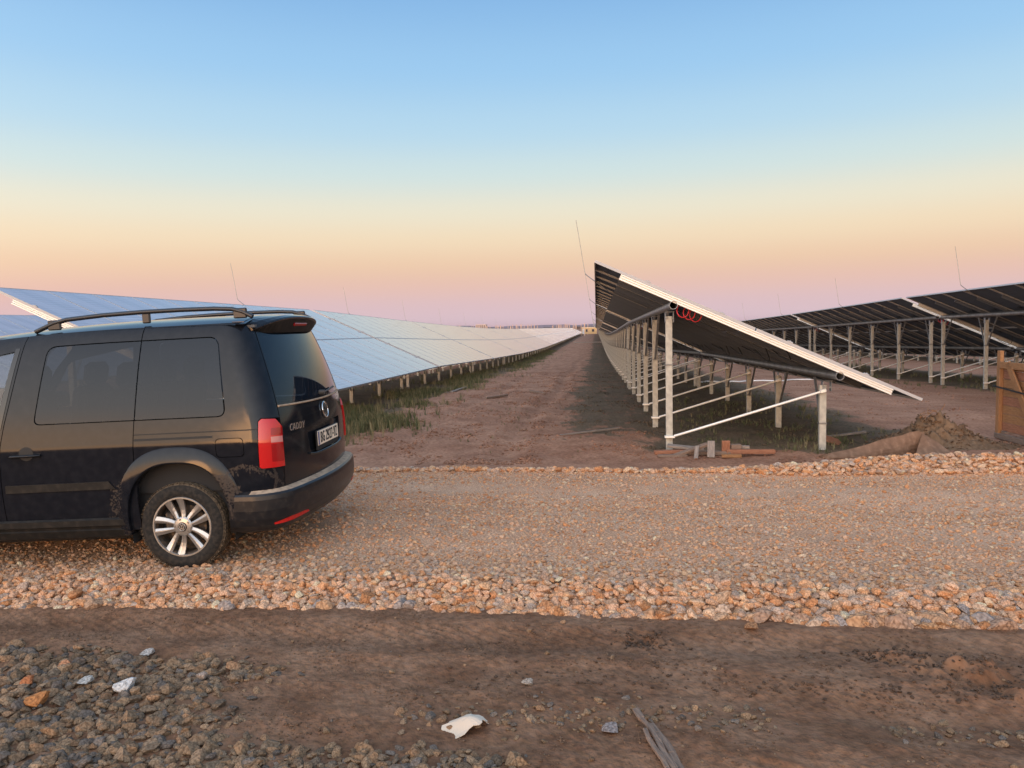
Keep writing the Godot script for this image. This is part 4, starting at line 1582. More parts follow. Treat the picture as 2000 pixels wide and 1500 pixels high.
func body_texture() -> void:
	# black paint with thin dust and dried mud thrown up by the wheel
	var w := 1040
	var h := 380
	var im := Image.create(w, h, false, Image.FORMAT_RGB8)
	var ro := Image.create(w, h, false, Image.FORMAT_RGB8)
	var f := FastNoiseLite.new()
	f.seed = 71
	f.frequency = 0.045
	f.fractal_octaves = 4
	var st := FastNoiseLite.new()
	st.seed = 72
	st.frequency = 0.05
	var hf := FastNoiseLite.new()
	hf.seed = 74
	hf.frequency = 0.22
	hf.fractal_octaves = 2
	for j in h:
		var y := 1.9 * (1.0 - (j + 0.5) / h)
		for i in w:
			var u := (i + 0.5) / w * 5.2 - 3.7
			var dust := 0.5 + 0.5 * f.get_noise_2d(i * 1.3, j * 1.3)
			var c := Vector3(0.0065, 0.0078, 0.0115) + Vector3(0.008, 0.008, 0.0085) * dust * dust
			var rough := 0.075 + 0.05 * dust
			var mud := 0.0
			if y < 0.85 and u > -0.95 and u < 0.95:
				var r := Vector2(u / 0.375, (y - 0.315) / 0.462).length()
				var nz := f.get_noise_2d(i * 2.4, j * 2.4)
				var fine := hf.get_noise_2d(i, j)
				if u > 0.05:
					# splash behind the wheel: a dried edge with fringes running down from it
					var edge := 0.745 - 0.55 * pow(u - 0.50, 2.0) * 4.0 + 0.012 * nz
					var run := 0.03 + 0.075 * maxf(0.0, st.get_noise_2d(i * 5.5, j * 0.35) + 0.15)
					if u > 0.37 and y < edge and y > edge - run: mud = 0.30 + 0.55 * fine + 0.25 * nz
					if absf(u - 0.665 - 0.05 * sin((y - 0.50) * 12.0)) < 0.012 + 0.008 * nz and y < 0.71: mud = maxf(mud, 0.45 + 0.4 * fine)
					if r > 0.98 and r < 1.30 + 0.12 * nz and u > 0.25 and y < 0.68: mud = maxf(mud, 0.42 + 0.75 * fine + 0.5 * nz)
				else:
					# spray ahead of the wheel, in specks
					var band := exp(-pow((u + 0.475 - 0.16 * (y - 0.45)) / 0.08, 2.0)) * smoothstep(0.28, 0.36, y) * (1.0 - smoothstep(0.60, 0.74, y))
					mud = maxf(mud, smoothstep(0.42, 0.80, band * (0.55 + 0.55 * fine + 0.35 * nz)) * 0.6)
				if y < 0.30: mud = maxf(mud, 0.15 + 0.6 * nz + 0.3 * fine)
			mud = clampf(mud, 0.0, 1.0)
			mud *= 0.5
			c = c.lerp(Vector3(0.125, 0.088, 0.060), mud)
			rough = lerpf(rough, 0.9, minf(1.0, mud * 2.0))
			im.set_pixel(i, j, Color(c.x, c.y, c.z).linear_to_srgb())
			ro.set_pixel(i, j, Color(rough, rough, rough))
	var m := mat(Color.WHITE, 1.0, 0.0, 0.36)
	m.albedo_texture = ImageTexture.create_from_image(im)
	m.roughness_texture = ImageTexture.create_from_image(ro)
	m.texture_repeat = false
	M.paint = m
	var cl := mat(Color.WHITE, 0.11, 0.0, 0.38)
	cl.albedo_texture = noise_tex(0.02, [[0.0, lin(0.0075, 0.0085, 0.0115)], [0.6, lin(0.0095, 0.0105, 0.0135)], [1.0, lin(0.014, 0.0145, 0.016)]], 256, 5, FastNoiseLite.TYPE_SIMPLEX, 75)
	M.paint_clean = triplanar(cl, Vector3(1.2, 1.2, 1.2))

func make_van() -> void:
	body_texture()
	var black_gloss := mat(lin(0.008, 0.008, 0.009), 0.12)
	var plastic := mat(Color.WHITE, 0.5, 0.0, 0.3)
	plastic.albedo_texture = noise_tex(0.02, [[0.0, lin(0.010, 0.010, 0.010)], [0.55, lin(0.014, 0.0135, 0.013)], [1.0, lin(0.030, 0.026, 0.022)]], 256, 5, FastNoiseLite.TYPE_SIMPLEX, 51)
	plastic = triplanar(plastic, Vector3(2, 2, 2))
	var dusty := mat(Color.WHITE, 0.85, 0.0, 0.3)
	dusty.albedo_texture = noise_tex(0.03, [[0.0, lin(0.22, 0.165, 0.125)], [0.45, lin(0.40, 0.29, 0.20)], [1.0, lin(0.52, 0.38, 0.26)]], 256, 5, FastNoiseLite.TYPE_SIMPLEX, 52)
	dusty = triplanar(dusty, Vector3(1.6, 1.6, 1.6))
	var bumper_m := mat(Color.WHITE, 0.32, 0.0, 0.42)
	bumper_m.albedo_texture = noise_tex(0.03, [[0.0, lin(0.008, 0.009, 0.012)], [0.6, lin(0.013, 0.013, 0.015)], [1.0, lin(0.035, 0.030, 0.026)]], 256, 5, FastNoiseLite.TYPE_SIMPLEX, 53)
	bumper_m = triplanar(bumper_m, Vector3(1.5, 1.5, 1.5))
	var rubber := mat(lin(0.009, 0.009, 0.009), 0.7)
	var tint := mat(lin(0.007, 0.012, 0.020, 0.93), 0.03, 0.0, 0.36)
	tint.transparency = BaseMaterial3D.TRANSPARENCY_ALPHA
	var clear := mat(lin(0.015, 0.022, 0.022, 0.35), 0.02)
	clear.transparency = BaseMaterial3D.TRANSPARENCY_ALPHA
	var chrome := mat(lin(0.75, 0.74, 0.72), 0.18, 1.0)
	var lamp_red := mat(lin(0.50, 0.012, 0.012), 0.08, 0.0, 0.6)
	var lamp_dark := mat(lin(0.30, 0.006, 0.008), 0.1, 0.0, 0.6)
	var lamp_clear := mat(lin(0.55, 0.22, 0.20), 0.08, 0.0, 0.6)
	var reflector := mat(lin(0.42, 0.01, 0.008), 0.25)
	var inside := mat(lin(0.018, 0.018, 0.019), 0.9)
	var V := thing("van", "dusty black compact van with roof rails parked on the gravel road", "van", Vector3(-2.972, road_y(-2.975, 5.2) - 0.006, -5.975))
	V.rotation.z = deg_to_rad(2.0)
	V.rotation.y = deg_to_rad(2.2)

	var seam := func(y: float) -> float: return keys([[0.2, -0.30], [0.95, -0.30], [1.3, -0.272], [1.8, -0.232]], y)
	var front_seam := func(y: float) -> float: return keys([[0.2, -1.30], [0.88, -1.302], [1.0, -1.285], [1.3, -1.215], [1.65, -1.14], [1.8, -1.11]], y)
	var ys_up := []
	for k in 12: ys_up.append(lerpf(0.30, 1.745, k / 11.0))
	for sd in [1.0, -1.0]:
		van_side = sd
		var out := Vector3(0, 0, sd)
		# sliding door, open at its rear edge where pane meets pane
		var door := PackedVector2Array()
		for y in ys_up: door.append(Vector2(front_seam.call(y) + 0.003, y))
		for y in [1.745, 1.70, 1.653]: door.append(Vector2(seam.call(y) - 0.003, y))
		var wl := [Vector2(-0.95, 1.653), Vector2(-1.045, 1.085)]
		for k in 7:
			var t := k / 6.0
			var p: Vector2 = wl[0]
			door.append((p + Vector2(0.07, 0)).lerp(p, t).lerp(p.lerp(p + Vector2(-0.012, -0.075), t), t))
		for k in 7:
			var t := k / 6.0
			var p: Vector2 = wl[1]
			door.append((p + Vector2(0.008, 0.05)).lerp(p, t).lerp(p.lerp(p + Vector2(0.055, 0), t), t))
		for y in [1.085, 1.0, 0.95, 0.80, 0.60]: door.append(Vector2(seam.call(y) - 0.003, y))
		# the door's rear lower corner is cut by the wheel arch
		for y in [0.50, 0.40, 0.30]: door.append(Vector2(minf(-0.303, -0.303), y))
		var D := part("sliding_door", panel(door, [], skin, out), M.paint, V)
		var pane := rounded([Vector2(-1.038, 1.092), Vector2(-0.945, 1.646), Vector2(seam.call(1.646) - 0.004, 1.646), Vector2(seam.call(1.092) - 0.004, 1.092)], [0.05, 0.065, 0.0, 0.0])
		part("window_pane", panel(pane, [], skin, out, 0.06, -0.002, 0.006), tint, D)
		var hx := -1.10
		var cup := PackedVector2Array()
		for k in 20:
			var a := TAU * k / 20.0
			cup.append(Vector2(hx + 0.055 * cos(a), 0.885 + 0.05 * sin(a)))
		part("handle_cup", panel(cup, [], skin, out, 0.03, 0.0012, 0.0), rubber, D)
		var hb := MB.new()
		hb.tube([skin(hx - 0.115, 0.868) + out * 0.004, skin(hx - 0.09, 0.872) + out * 0.03, skin(hx, 0.874) + out * 0.036, skin(hx + 0.07, 0.874) + out * 0.032, skin(hx + 0.105, 0.872) + out * 0.004], 0.014, 8, true, 0.010)
		part("door_handle", hb.mesh(), M.paint, D)
		# front door
		var fd := PackedVector2Array()
		for k in range(11, -1, -1): fd.append(Vector2(front_seam.call(ys_up[k]) - 0.003, ys_up[k]))
		fd.append_array(PackedVector2Array([Vector2(-2.12, 0.30), Vector2(-2.30, 0.55), Vector2(-2.32, 1.02), Vector2(-1.98, 1.50), Vector2(-1.72, 1.745)]))
		var fw := rounded([Vector2(-2.16, 1.09), Vector2(-1.84, 1.56), Vector2(-1.19, 1.64), Vector2(-1.33, 1.07)], [0.03, 0.08, 0.02, 0.04])
		var FD := part("front_door", panel(fd, [fw], skin, out), M.paint, V)
		part("window_pane", panel(fw, [], skin, out, 0.06, -0.006, 0.0), clear, FD)
		var bp := PackedVector2Array([Vector2(-1.335, 1.06), Vector2(-1.195, 1.66), Vector2(-1.16, 1.66), Vector2(-1.29, 1.06)])
		part("pillar_trim", panel(bp, [], skin, out, 0.05, 0.0025, 0.004), black_gloss, FD)
		var fh := MB.new()
		fh.tube([skin(-1.62, 0.868) + out * 0.004, skin(-1.6, 0.872) + out * 0.032, skin(-1.43, 0.876) + out * 0.032, skin(-1.41, 0.872) + out * 0.004], 0.014, 8, true, 0.010)
		part("door_handle", fh.mesh(), M.paint, FD)
		# rear quarter, with notches for pane and lamp
		var q := PackedVector2Array()
		for y in [0.60, 0.80, 0.95, 1.0, 1.085]: q.append(Vector2(seam.call(y) + 0.003, y))
		for k in 7:
			var t := k / 6.0
			var p := Vector2(0.375, 1.085)
			q.append((p - Vector2(0.06, 0)).lerp(p, t).lerp(p.lerp(p + Vector2(0, 0.06), t), t))
		for k in 7:
			var t := k / 6.0
			var p := Vector2(0.325, 1.653)
			q.append((p + Vector2(0.008, -0.075)).lerp(p, t).lerp(p.lerp(p - Vector2(0.075, 0), t), t))
		for y in [1.653, 1.70, 1.745]: q.append(Vector2(seam.call(y) + 0.003, y))
		for k in 9:
			var y := lerpf(1.745, 1.052, k / 8.0)
			q.append(Vector2(seam_u(y) - 0.003, y))
		var lamp_l := 0.605
		q.append(Vector2(lamp_l + 0.02, 1.062))
		q.append(Vector2(lamp_l, 1.04))
		q.append(Vector2(lamp_l - 0.004, 0.72))
		q.append(Vector2(lamp_l + 0.01, 0.705))
		q.append(Vector2(seam_u(0.70) - 0.003, 0.698))
		for y in [0.65, 0.60, 0.545]: q.append(Vector2(seam_u(y) - 0.003, y))
		var ax := arch_at(1.0, 0.545, true)
		q.append(Vector2(ax, 0.545))
		for p in arch(1.0, asin(0.44), PI - asin(0.50), 22): if p.x < ax: q.append(p)
		q.append(Vector2(seam.call(0.5) + 0.003, 0.545))
		var flap := rounded([Vector2(0.30, 0.80), Vector2(0.295, 0.935), Vector2(0.50, 0.935), Vector2(0.505, 0.80)], [0.035])
		var Q := part("rear_quarter", panel(q, [flap], skin, out), M.paint, V)
		var flap2 := rounded([Vector2(0.304, 0.804), Vector2(0.299, 0.931), Vector2(0.496, 0.931), Vector2(0.501, 0.804)], [0.034])
		part("fuel_flap", panel(flap2, [], skin, out), M.paint, Q)
		var pane2 := rounded([Vector2(seam.call(1.092) + 0.004, 1.092), Vector2(seam.call(1.646) + 0.004, 1.646), Vector2(0.319, 1.646), Vector2(0.369, 1.092)], [0.0, 0.0, 0.07, 0.055])
		part("window_pane", panel(pane2, [], skin, out, 0.06, -0.002, 0.006), tint, Q)
		for s in [[0.986, 0.004], [0.944, 0.003], [0.952, 0.005]]:
			var u1: float = 0.28 if s[0] < 0.97 else 0.60
			var sl := PackedVector2Array([Vector2(seam.call(s[0]) + 0.006, s[0] - s[1]), Vector2(seam.call(s[0]) + 0.006, s[0] + s[1]), Vector2(u1, s[0] + s[1]), Vector2(u1, s[0] - s[1])])
			part("slide_rail", panel(sl, [], skin, out, 0.06, 0.0012, 0.0), rubber, Q)
		# lamp cluster round the corner
		var lp := PackedVector2Array([Vector2(lamp_l + 0.024, 1.055), Vector2(lamp_l + 0.005, 1.037), Vector2(lamp_l + 0.001, 0.722), Vector2(lamp_l + 0.014, 0.711), Vector2(seam_u(0.71) - 0.002, 0.705), Vector2(seam_u(0.98) - 0.002, 0.985), Vector2(seam_u(1.045) - 0.05, 1.046)])
		lp.reverse()
		var L := part("tail_light", panel(lp, [], skin, out, 0.03, 0.012, 0.03), lamp_red, V)
		tag(L, "glossy red tail light cluster")
		for s in [[0.085, 0.182, 0.885, 0.925, lamp_clear], [0.085, 0.182, 0.75, 0.875, lamp_dark], [0.085, 0.182, 0.935, 0.985, lamp_dark]]:
			var pp := PackedVector2Array([Vector2(lamp_l + s[0], s[2]), Vector2(minf(lamp_l + s[1], seam_u(s[2]) - 0.008), s[2] - 0.006), Vector2(minf(lamp_l + s[1], seam_u(s[3]) - 0.008), s[3] - 0.004), Vector2(lamp_l + s[0], s[3])])
			part("lens", panel(pp, [], skin, out, 0.04, 0.0135, 0.003), s[4], L)
		# arch flare
		for w in [0.0, -2.682]:
			var fl := MB.new()
			var inner := arch(1.0, -0.10, PI + 0.12, 40)
			var outer := arch(1.24, -0.10, PI + 0.12, 40)
			var rows := []
			for k in inner.size():
				var row := []
				for s in [[0.0, 0.003], [0.12, 0.012], [0.5, 0.022], [0.92, 0.031], [1.0, 0.029], [1.0, -0.05]]:
					var p: Vector2 = outer[k].lerp(inner[k], s[0])
					row.append(skin(p.x + w, maxf(p.y, 0.2)) + out * s[1])
				rows.append(row)
			for k in rows.size() - 1:
				for j in 5:
					var nn := []
					for e in [[k, j], [k + 1, j], [k + 1, j + 1], [k, j + 1]]:
						var i0: int = clampi(e[0], 1, rows.size() - 2)
						var j0: int = clampi(e[1], 0, 4)
						var tv: Vector3 = rows[i0 + 1][e[1]] - rows[i0 - 1][e[1]]
						var uv_: Vector3 = rows[i0][mini(j0 + 1, 5)] - rows[i0][maxi(j0 - 1, 0)]
						if j >= 3: uv_ = rows[i0][j + 1] - rows[i0][j]
						var n_ := tv.cross(uv_).normalized()
						var ref := out + Vector3(0, 0.2, 0) if j < 3 else Vector3(w, 0.315, 0) - Vector3(rows[i0][j].x, rows[i0][j].y, 0)
						nn.append(n_ if n_.dot(ref) > 0 else -n_)
					var ps := [rows[k][j], rows[k + 1][j], rows[k + 1][j + 1], rows[k][j + 1]]
					var uvs := ps.map(func(p3): return van_uv(Vector2(p3.x, p3.y)))
					fl.quad4(ps, nn, uvs)
			part("arch_flare", fl.mesh(), M.paint if w == 0.0 else M.paint, V)
			# dark wheel housing
			var wh := MB.new()
			var seg := arch(1.02, -0.3, PI + 0.3, 24)
			for k in seg.size() - 1:
				var a: Vector2 = seg[k]
				var b: Vector2 = seg[k + 1]
				wh.quad(Vector3(a.x + w, a.y, 0.86 * sd), Vector3(b.x + w, b.y, 0.86 * sd), Vector3(b.x + w, b.y, 0.5 * sd), Vector3(a.x + w, a.y, 0.5 * sd), Vector3(-a.x, 0.3 - a.y, 0))
				wh.tri(Vector3(a.x + w, a.y, 0.5 * sd), Vector3(b.x + w, b.y, 0.5 * sd), Vector3(w, 0.3, 0.5 * sd), out)
			part("wheel_housing", wh.mesh(), inside, V)
			wheel(V, Vector3(w, 0.312, 0.0), sd)
		# lower door strip and sill
		var strip := PackedVector2Array([Vector2(-1.275, 0.605), Vector2(-1.275, 0.66), Vector2(-0.50, 0.665), Vector2(-0.455, 0.61)])
		part("side_moulding", panel(strip, [], skin, out, 0.06, 0.010, 0.012), plastic, V)
		var strip2 := PackedVector2Array([Vector2(-2.25, 0.605), Vector2(-2.25, 0.655), Vector2(-1.33, 0.66), Vector2(-1.33, 0.605)])
		part("side_moulding", panel(strip2, [], skin, out, 0.06, 0.010, 0.012), plastic, V)
		var sill := MB.new()
		var prof := [[0.400, 0.004], [0.388, 0.022], [0.345, 0.026], [0.335, 0.012], [0.318, 0.010], [0.31, 0.02], [0.255, 0.016], [0.225, -0.02], [0.20, -0.12]]
		for k in 20:
			var x0 := lerpf(-2.30, -0.385, k / 20.0)
			var x1 := lerpf(-2.30, -0.385, (k + 1) / 20.0)
			for j in prof.size() - 1:
				sill.quad(skin(x0, prof[j][0]) + out * prof[j][1], skin(x1, prof[j][0]) + out * prof[j][1], skin(x1, prof[j + 1][0]) + out * prof[j + 1][1], skin(x0, prof[j + 1][0]) + out * prof[j + 1][1], out + Vector3(0, 0.4 if j < 2 else -0.3, 0))
		part("sill", sill.mesh(), M.paint if false else plastic, V)
		# front wing
		var wing := PackedVector2Array([Vector2(-2.30, 0.60), Vector2(-2.306, 0.70), Vector2(-2.326, 1.02), Vector2(-2.05, 1.40), Vector2(-2.40, 1.06), Vector2(-3.0, 0.98), Vector2(-3.40, 0.86), Vector2(-3.45, 0.55), Vector2(-3.08, 0.54)])
		for p in arch(1.0, asin(0.44), PI - asin(0.50), 14):
			if p.x + (-2.682) < -2.31: pass
		var wing2 := PackedVector2Array([Vector2(-2.32, 0.70), Vector2(-2.326, 1.02), Vector2(-2.42, 1.05), Vector2(-3.0, 0.98), Vector2(-3.40, 0.86), Vector2(-3.45, 0.55)])
		wing2.append(Vector2(-2.682 - arch_at(1.0, 0.55, false) * -1.0, 0.55))
		var arcp := arch(1.0, PI - asin(0.52), asin(0.70), 14)
		for p in arcp: wing2.append(Vector2(p.x - 2.682, p.y))
		part("front_wing", panel(wing2, [], skin, out), M.paint, V)
		var hl := rounded([Vector2(-3.15, 0.80), Vector2(-3.18, 0.93), Vector2(-3.42, 0.85), Vector2(-3.46, 0.68)], [0.03])
		part("headlight", panel(hl, [], skin, out, 0.04, 0.006, 0.01), mat(lin(0.5, 0.5, 0.5), 0.05), V)
		# door mirror
		var mi := MB.new()
		mi.box(Transform3D(Basis(), Vector3(-2.12, 1.14, sd * 1.0)), Vector3(0.12, 0.17, 0.2), 0.04)
		part("door_mirror", mi.mesh(), M.paint, V)
		# roof rail
		var rail := MB.new()
		var zr: float = sd * 0.625
		var roof_at := func(x: float) -> float: return 1.1 + 0.688 * van_k(x)
		var ps := []
		for e in [[-1.13, -0.004], [-1.07, 0.016], [-0.98, 0.045], [-0.88, 0.062], [-0.6, 0.072], [-0.3, 0.077], [0.0, 0.077], [0.25, 0.072], [0.38, 0.062], [0.46, 0.038], [0.53, 0.0]]:
			ps.append(Vector3(e[0], roof_at.call(e[0]) + e[1] - 0.004, zr))
		rail.tube(ps, 0.019, 10, true, 0.017)
		for s in [[-0.27, 0.06, 0.045], [-0.98, 0.10, 0.02], [0.44, 0.10, 0.015]]:
			rail.box(Transform3D(Basis(), Vector3(s[0], roof_at.call(s[0]) + 0.026, zr)), Vector3(s[1], 0.075, 0.026), 0.008)
		part("roof_rail", rail.mesh(), mat(lin(0.018, 0.019, 0.022), 0.35), V)
	van_side = 1.0
	# roof skin
	var rf := func(z: float, x: float) -> Vector3:
		var t := absf(z) / 0.728
		var y := 1.742 + 0.075 * (1.0 - pow(t, 2.6)) - 0.028 * maxf(0.0, t - 0.75) 
		y -= 0.022 * pow(maxf(0.0, x + 0.1), 2.0) * 1.5
		return Vector3(x, 1.1 + (y - 1.1) * van_k(x), z)
	var rb := MB.new()
	for i in 26:
		for j in 22:
			var x0 := lerpf(-1.74, 0.50, i / 26.0)
			var x1 := lerpf(-1.74, 0.50, (i + 1) / 26.0)
			var z0 := lerpf(-0.722, 0.722, j / 22.0)
			var z1 := lerpf(-0.722, 0.722, (j + 1) / 22.0)
			var P := []
			var N := []
			for e in [[z0, x0], [z1, x0], [z1, x1], [z0, x1]]:
				P.append(rf.call(e[0], e[1]))
				N.append(skin_n(rf, e[0], e[1], Vector3.UP))
			rb.quad4(P, N, P.map(func(p3): return van_uv(Vector2(p3.x, 1.5))))
	part("roof", rb.mesh(), M.paint_clean, V)
	# rear hatch
	var hatch := PackedVector2Array()
	for k in 13:
		var y := lerpf(0.535, 1.70, k / 12.0)
		hatch.append(Vector2(seam_z(y) - 0.004, y))
	for k in range(12, -1, -1):
		var y := lerpf(0.535, 1.70, k / 12.0)
		hatch.append(Vector2(-seam_z(y) + 0.004, y))
	var glass := PackedVector2Array()
	for k in 9:
		var y := lerpf(1.15, 1.665, k / 8.0)
		glass.append(Vector2(seam_z(y) - 0.016, y))
	for k in range(8, -1, -1):
		var y := lerpf(1.15, 1.665, k / 8.0)
		glass.append(Vector2(-seam_z(y) + 0.016, y))
	for k in range(1, 12):
		var z := lerpf(-seam_z(1.15) + 0.016, seam_z(1.15) - 0.016, k / 12.0)
		glass.append(Vector2(z, 1.15 - 0.012 * (1.0 - pow(z / 0.75, 2.0))))
	var recess := rounded([Vector2(-0.36, 0.715), Vector2(-0.43, 0.93), Vector2(0.43, 0.93), Vector2(0.36, 0.715)], [0.04])
	var H := part("rear_hatch", panel(hatch, [glass, recess], rear, Vector3.RIGHT), M.paint_clean, V)
	part("rear_window", panel(glass, [], rear, Vector3.RIGHT, 0.06, -0.002, 0.005), tint, H)
	part("plate_recess", panel(recess, [], rear, Vector3.RIGHT, 0.06, -0.024, 0.0), M.paint_clean, H)
	var lip := MB.new()
	var lps := []
	for k in 17:
		var z := lerpf(-0.40, 0.40, k / 16.0)
		lps.append(rear(z, 0.712 + 0.02 * pow(absf(z) / 0.4, 6.0)) + Vector3(0.006, 0, 0))
	lip.tube(lps, 0.011, 6)
	part("recess_lip", lip.mesh(), M.paint_clean, H)
	var wl_ := MB.new()
	lps = []
	for k in 25:
		var z := lerpf(-0.72, 0.72, k / 24.0)
		lps.append(rear(z, 1.132 - 0.012 * (1.0 - pow(z / 0.75, 2.0))) + Vector3(0.004, 0, 0))
	wl_.tube(lps, 0.008, 6)
	part("window_ledge", wl_.mesh(), dusty, H)
	# number plate
	var pc := rear(0, 0.815)
	var plate := MB.new()
	plate.box(Transform3D(Basis(), Vector3(pc.x - 0.004, 0.805, 0.0)), Vector3(0.014, 0.155, 0.545), 0.004)
	part("plate_holder", plate.mesh(), rubber, H)
	plate = MB.new()
	plate.box(Transform3D(Basis(), Vector3(pc.x + 0.005, 0.822, 0.0)), Vector3(0.006, 0.112, 0.52), 0.002)
	var P_ := part("number_plate", plate.mesh(), mat(lin(0.85, 0.70, 0.53), 0.5), H)
	var blue := MB.new()
	blue.box(Transform3D(Basis(), Vector3(pc.x + 0.0085, 0.822, 0.242)), Vector3(0.002, 0.104, 0.034))
	part("plate_band", blue.mesh(), mat(lin(0.10, 0.12, 0.22), 0.5), P_)
	letters("plate_text", "BG 2927-YZ", Vector3(pc.x + 0.0085, 0.822, -0.01), 0.082, 0.42, rubber, P_, 0.0)
	# maker's badge: ring with V over W
	var bc := rear(0, 1.025)
	var tiltb := atan2(rear(0, 1.0).x - rear(0, 1.05).x, 0.05)
	var bd := Node3D.new()
	var bm := MB.new()
	var ring := []
	for k in 33:
		var a := TAU * k / 32.0
		ring.append(Vector3(0.0, 0.062 * sin(a), 0.062 * cos(a)))
	bm.tube(ring, 0.0065, 8, false)
	for s in [[0.024, 0.056, 0.0, 0.004], [-0.024, 0.056, 0.0, 0.004], [0.047, 0.034, 0.02, -0.048], [-0.047, 0.034, -0.02, -0.048], [0.0, -0.004, 0.02, -0.048], [0.0, -0.004, -0.02, -0.048]]:
		bm.bar(Vector3(0.001, s[1], s[0]), Vector3(0.001, s[3], s[2]), 0.012, 0.009, Vector3.RIGHT)
	var badge := part("badge", bm.mesh(), chrome, H)
	badge.position = bc + Vector3(0.008, 0, 0)
	badge.rotation.z = tiltb
	bd.free()
	letters("model_name", "CADDY", rear(0.545, 0.962) + Vector3(0.004, 0, 0), 0.048, 0.21, chrome, H, -0.19, 0.08)
	# wiper
	var wp := MB.new()
	wp.tube([rear(0.0, 1.165) + Vector3(0.0, 0, 0), rear(0.0, 1.165) + Vector3(0.045, 0.0, 0)], 0.02, 8)
	wp.tube([rear(0.0, 1.167) + Vector3(0.04, 0, 0), rear(-0.12, 1.172) + Vector3(0.035, 0, 0), rear(-0.40, 1.182) + Vector3(0.02, 0, 0)], 0.008, 6)
	part("wiper", wp.mesh(), mat(lin(0.06, 0.055, 0.05), 0.6), H)
	# roof spoiler
	var sp := MB.new()
	var sq := MB.new()
	var rows := []
	for k in 25:
		var z := lerpf(-0.645, 0.645, k / 24.0)
		var t := absf(z) / 0.645
		var top: float = rf.call(z, 0.47).y + 0.004
		var yb := 1.662 + 0.006 * pow(t, 4.0)
		var xe := rear(z, 1.66).x + 0.075 - 0.075 * pow(t, 6.0)
		var drop := 0.022 + 0.03 * pow(t, 4.0)
		rows.append([Vector3(0.38, rf.call(z, 0.38).y + 0.003, z), Vector3(0.47, top, z), Vector3(xe - 0.05, top - drop * 0.5, z), Vector3(xe - 0.01, top - drop, z), Vector3(xe, top - drop - 0.010, z), Vector3(xe - 0.012, top - drop - 0.022, z), Vector3(xe - 0.055, yb, z), Vector3(xe - 0.13, yb - 0.004, z)])
	for k in 24:
		for j in 7:
			(sp if j < 5 else sq).quad(rows[k][j], rows[k + 1][j], rows[k + 1][j + 1], rows[k][j + 1], Vector3.UP if j < 2 else Vector3(1, 0.3 if j < 4 else -0.2, 0))
	for e in [0, 24]:
		for j in range(1, 7): sp.tri(rows[e][0], rows[e][j], rows[e][j + 1], Vector3(0, 0, -1 if e == 0 else 1))
	var S := part("roof_spoiler", sp.mesh(), M.paint_clean, V)
	part("spoiler_panel", sq.mesh(), plastic, S)
	var bl := MB.new()
	var xb: float = rear(0, 1.66).x + 0.043
	bl.box(Transform3D(Basis(Vector3.BACK, -0.42), Vector3(xb, 1.722, 0.0)), Vector3(0.016, 0.026, 0.28), 0.004)
	part("brake_light", bl.mesh(), lamp_dark, S)
	# bumper swept round the tail
	var bp := MB.new()
	var led := MB.new()
	var prof := [[0.556, -0.004], [0.550, 0.012], [0.538, 0.060], [0.524, 0.072], [0.495, 0.076], [0.42, 0.077], [0.36, 0.070], [0.31, 0.050], [0.27, 0.01], [0.245, -0.06]]
	var path := []
	for k in 24: path.append([lerpf(0.362, van_xs(0.5), k / 23.0), 1.0])
	var ue := van_xs(0.5) + RC * SWEEP + van_rb(0.5) * (PI / 2 - SWEEP)
	for k in range(1, 31): path.append([lerpf(van_xs(0.5), ue, k / 30.0), 1.0])
	for k in range(29, -1, -1): path.append([lerpf(van_xs(0.5), ue, k / 30.0), -1.0])
	for k in range(22, -1, -1): path.append([lerpf(0.362, van_xs(0.5), k / 23.0), -1.0])
	var sweep := []
	for e in path:
		van_side = e[1]
		var n := skin_n(skin, e[0], 0.5, Vector3(0.3, 0, e[1]) if e[0] < 0.8 else Vector3.RIGHT)
		n.y = 0
		n = n.normalized()
		var w := smoothstep(0.34, 0.62, e[0]) * 0.85 + 0.15
		var row := []
		for p in prof: row.append([skin(e[0], 0.5) * Vector3(1, 0, 1) + Vector3(0, p[0] - 0.012 * (1.0 - w), 0) + n * p[1] * (w if p[1] > 0.0 else 1.0), n, van_uv(Vector2(e[0], p[0]))])
		sweep.append(row)
	van_side = 1.0
	for k in sweep.size() - 1:
		for j in prof.size() - 1:
			var A = sweep[k]
			var B = sweep[k + 1]
			var dy: float = prof[j + 1][0] - prof[j][0]
			var dn: float = prof[j + 1][1] - prof[j][1]
			var nu := Vector2(-dy, dn).normalized()    # outward share, upward share
			var na: Vector3 = (A[j][1] * nu.x + Vector3.UP * nu.y).normalized()
			var nb: Vector3 = (B[j][1] * nu.x + Vector3.UP * nu.y).normalized()
			var on: MB = led if (j >= 0 and j < 2 and k > 20 and k < sweep.size() - 21) else bp
			on.quad4([A[j][0], B[j][0], B[j + 1][0], A[j + 1][0]], [na, nb, nb, na], [A[j][2], B[j][2], B[j + 1][2], A[j + 1][2]])
	var BP := part("rear_bumper", bp.mesh(), bumper_m, V)
	tag(part("bumper_step", led.mesh(), dusty, BP), "dust-covered top ledge of the bumper")
	for sd in [1.0, -1.0]:
		van_side = sd
		var rr := PackedVector2Array()
		for k in 13: rr.append(Vector2(lerpf(0.66, 0.98, k / 12.0), 0.312 + 0.012 * k / 12.0))
		for k in range(12, -1, -1): rr.append(Vector2(lerpf(0.66, 0.975, k / 12.0), 0.325 + 0.02 * sin(PI * k / 12.0) + 0.012 * k / 12.0))
		part("reflector", panel(rr, [], func(u: float, y: float) -> Vector3: return skin(u, 0.5) * Vector3(1, 0, 1) + Vector3(0, y, 0), Vector3(0.4, 0, sd), 0.03, 0.064, 0.02), reflector, BP)
	van_side = 1.0
	# windscreen, bonnet and nose, out of the picture
	var ws := MB.new()
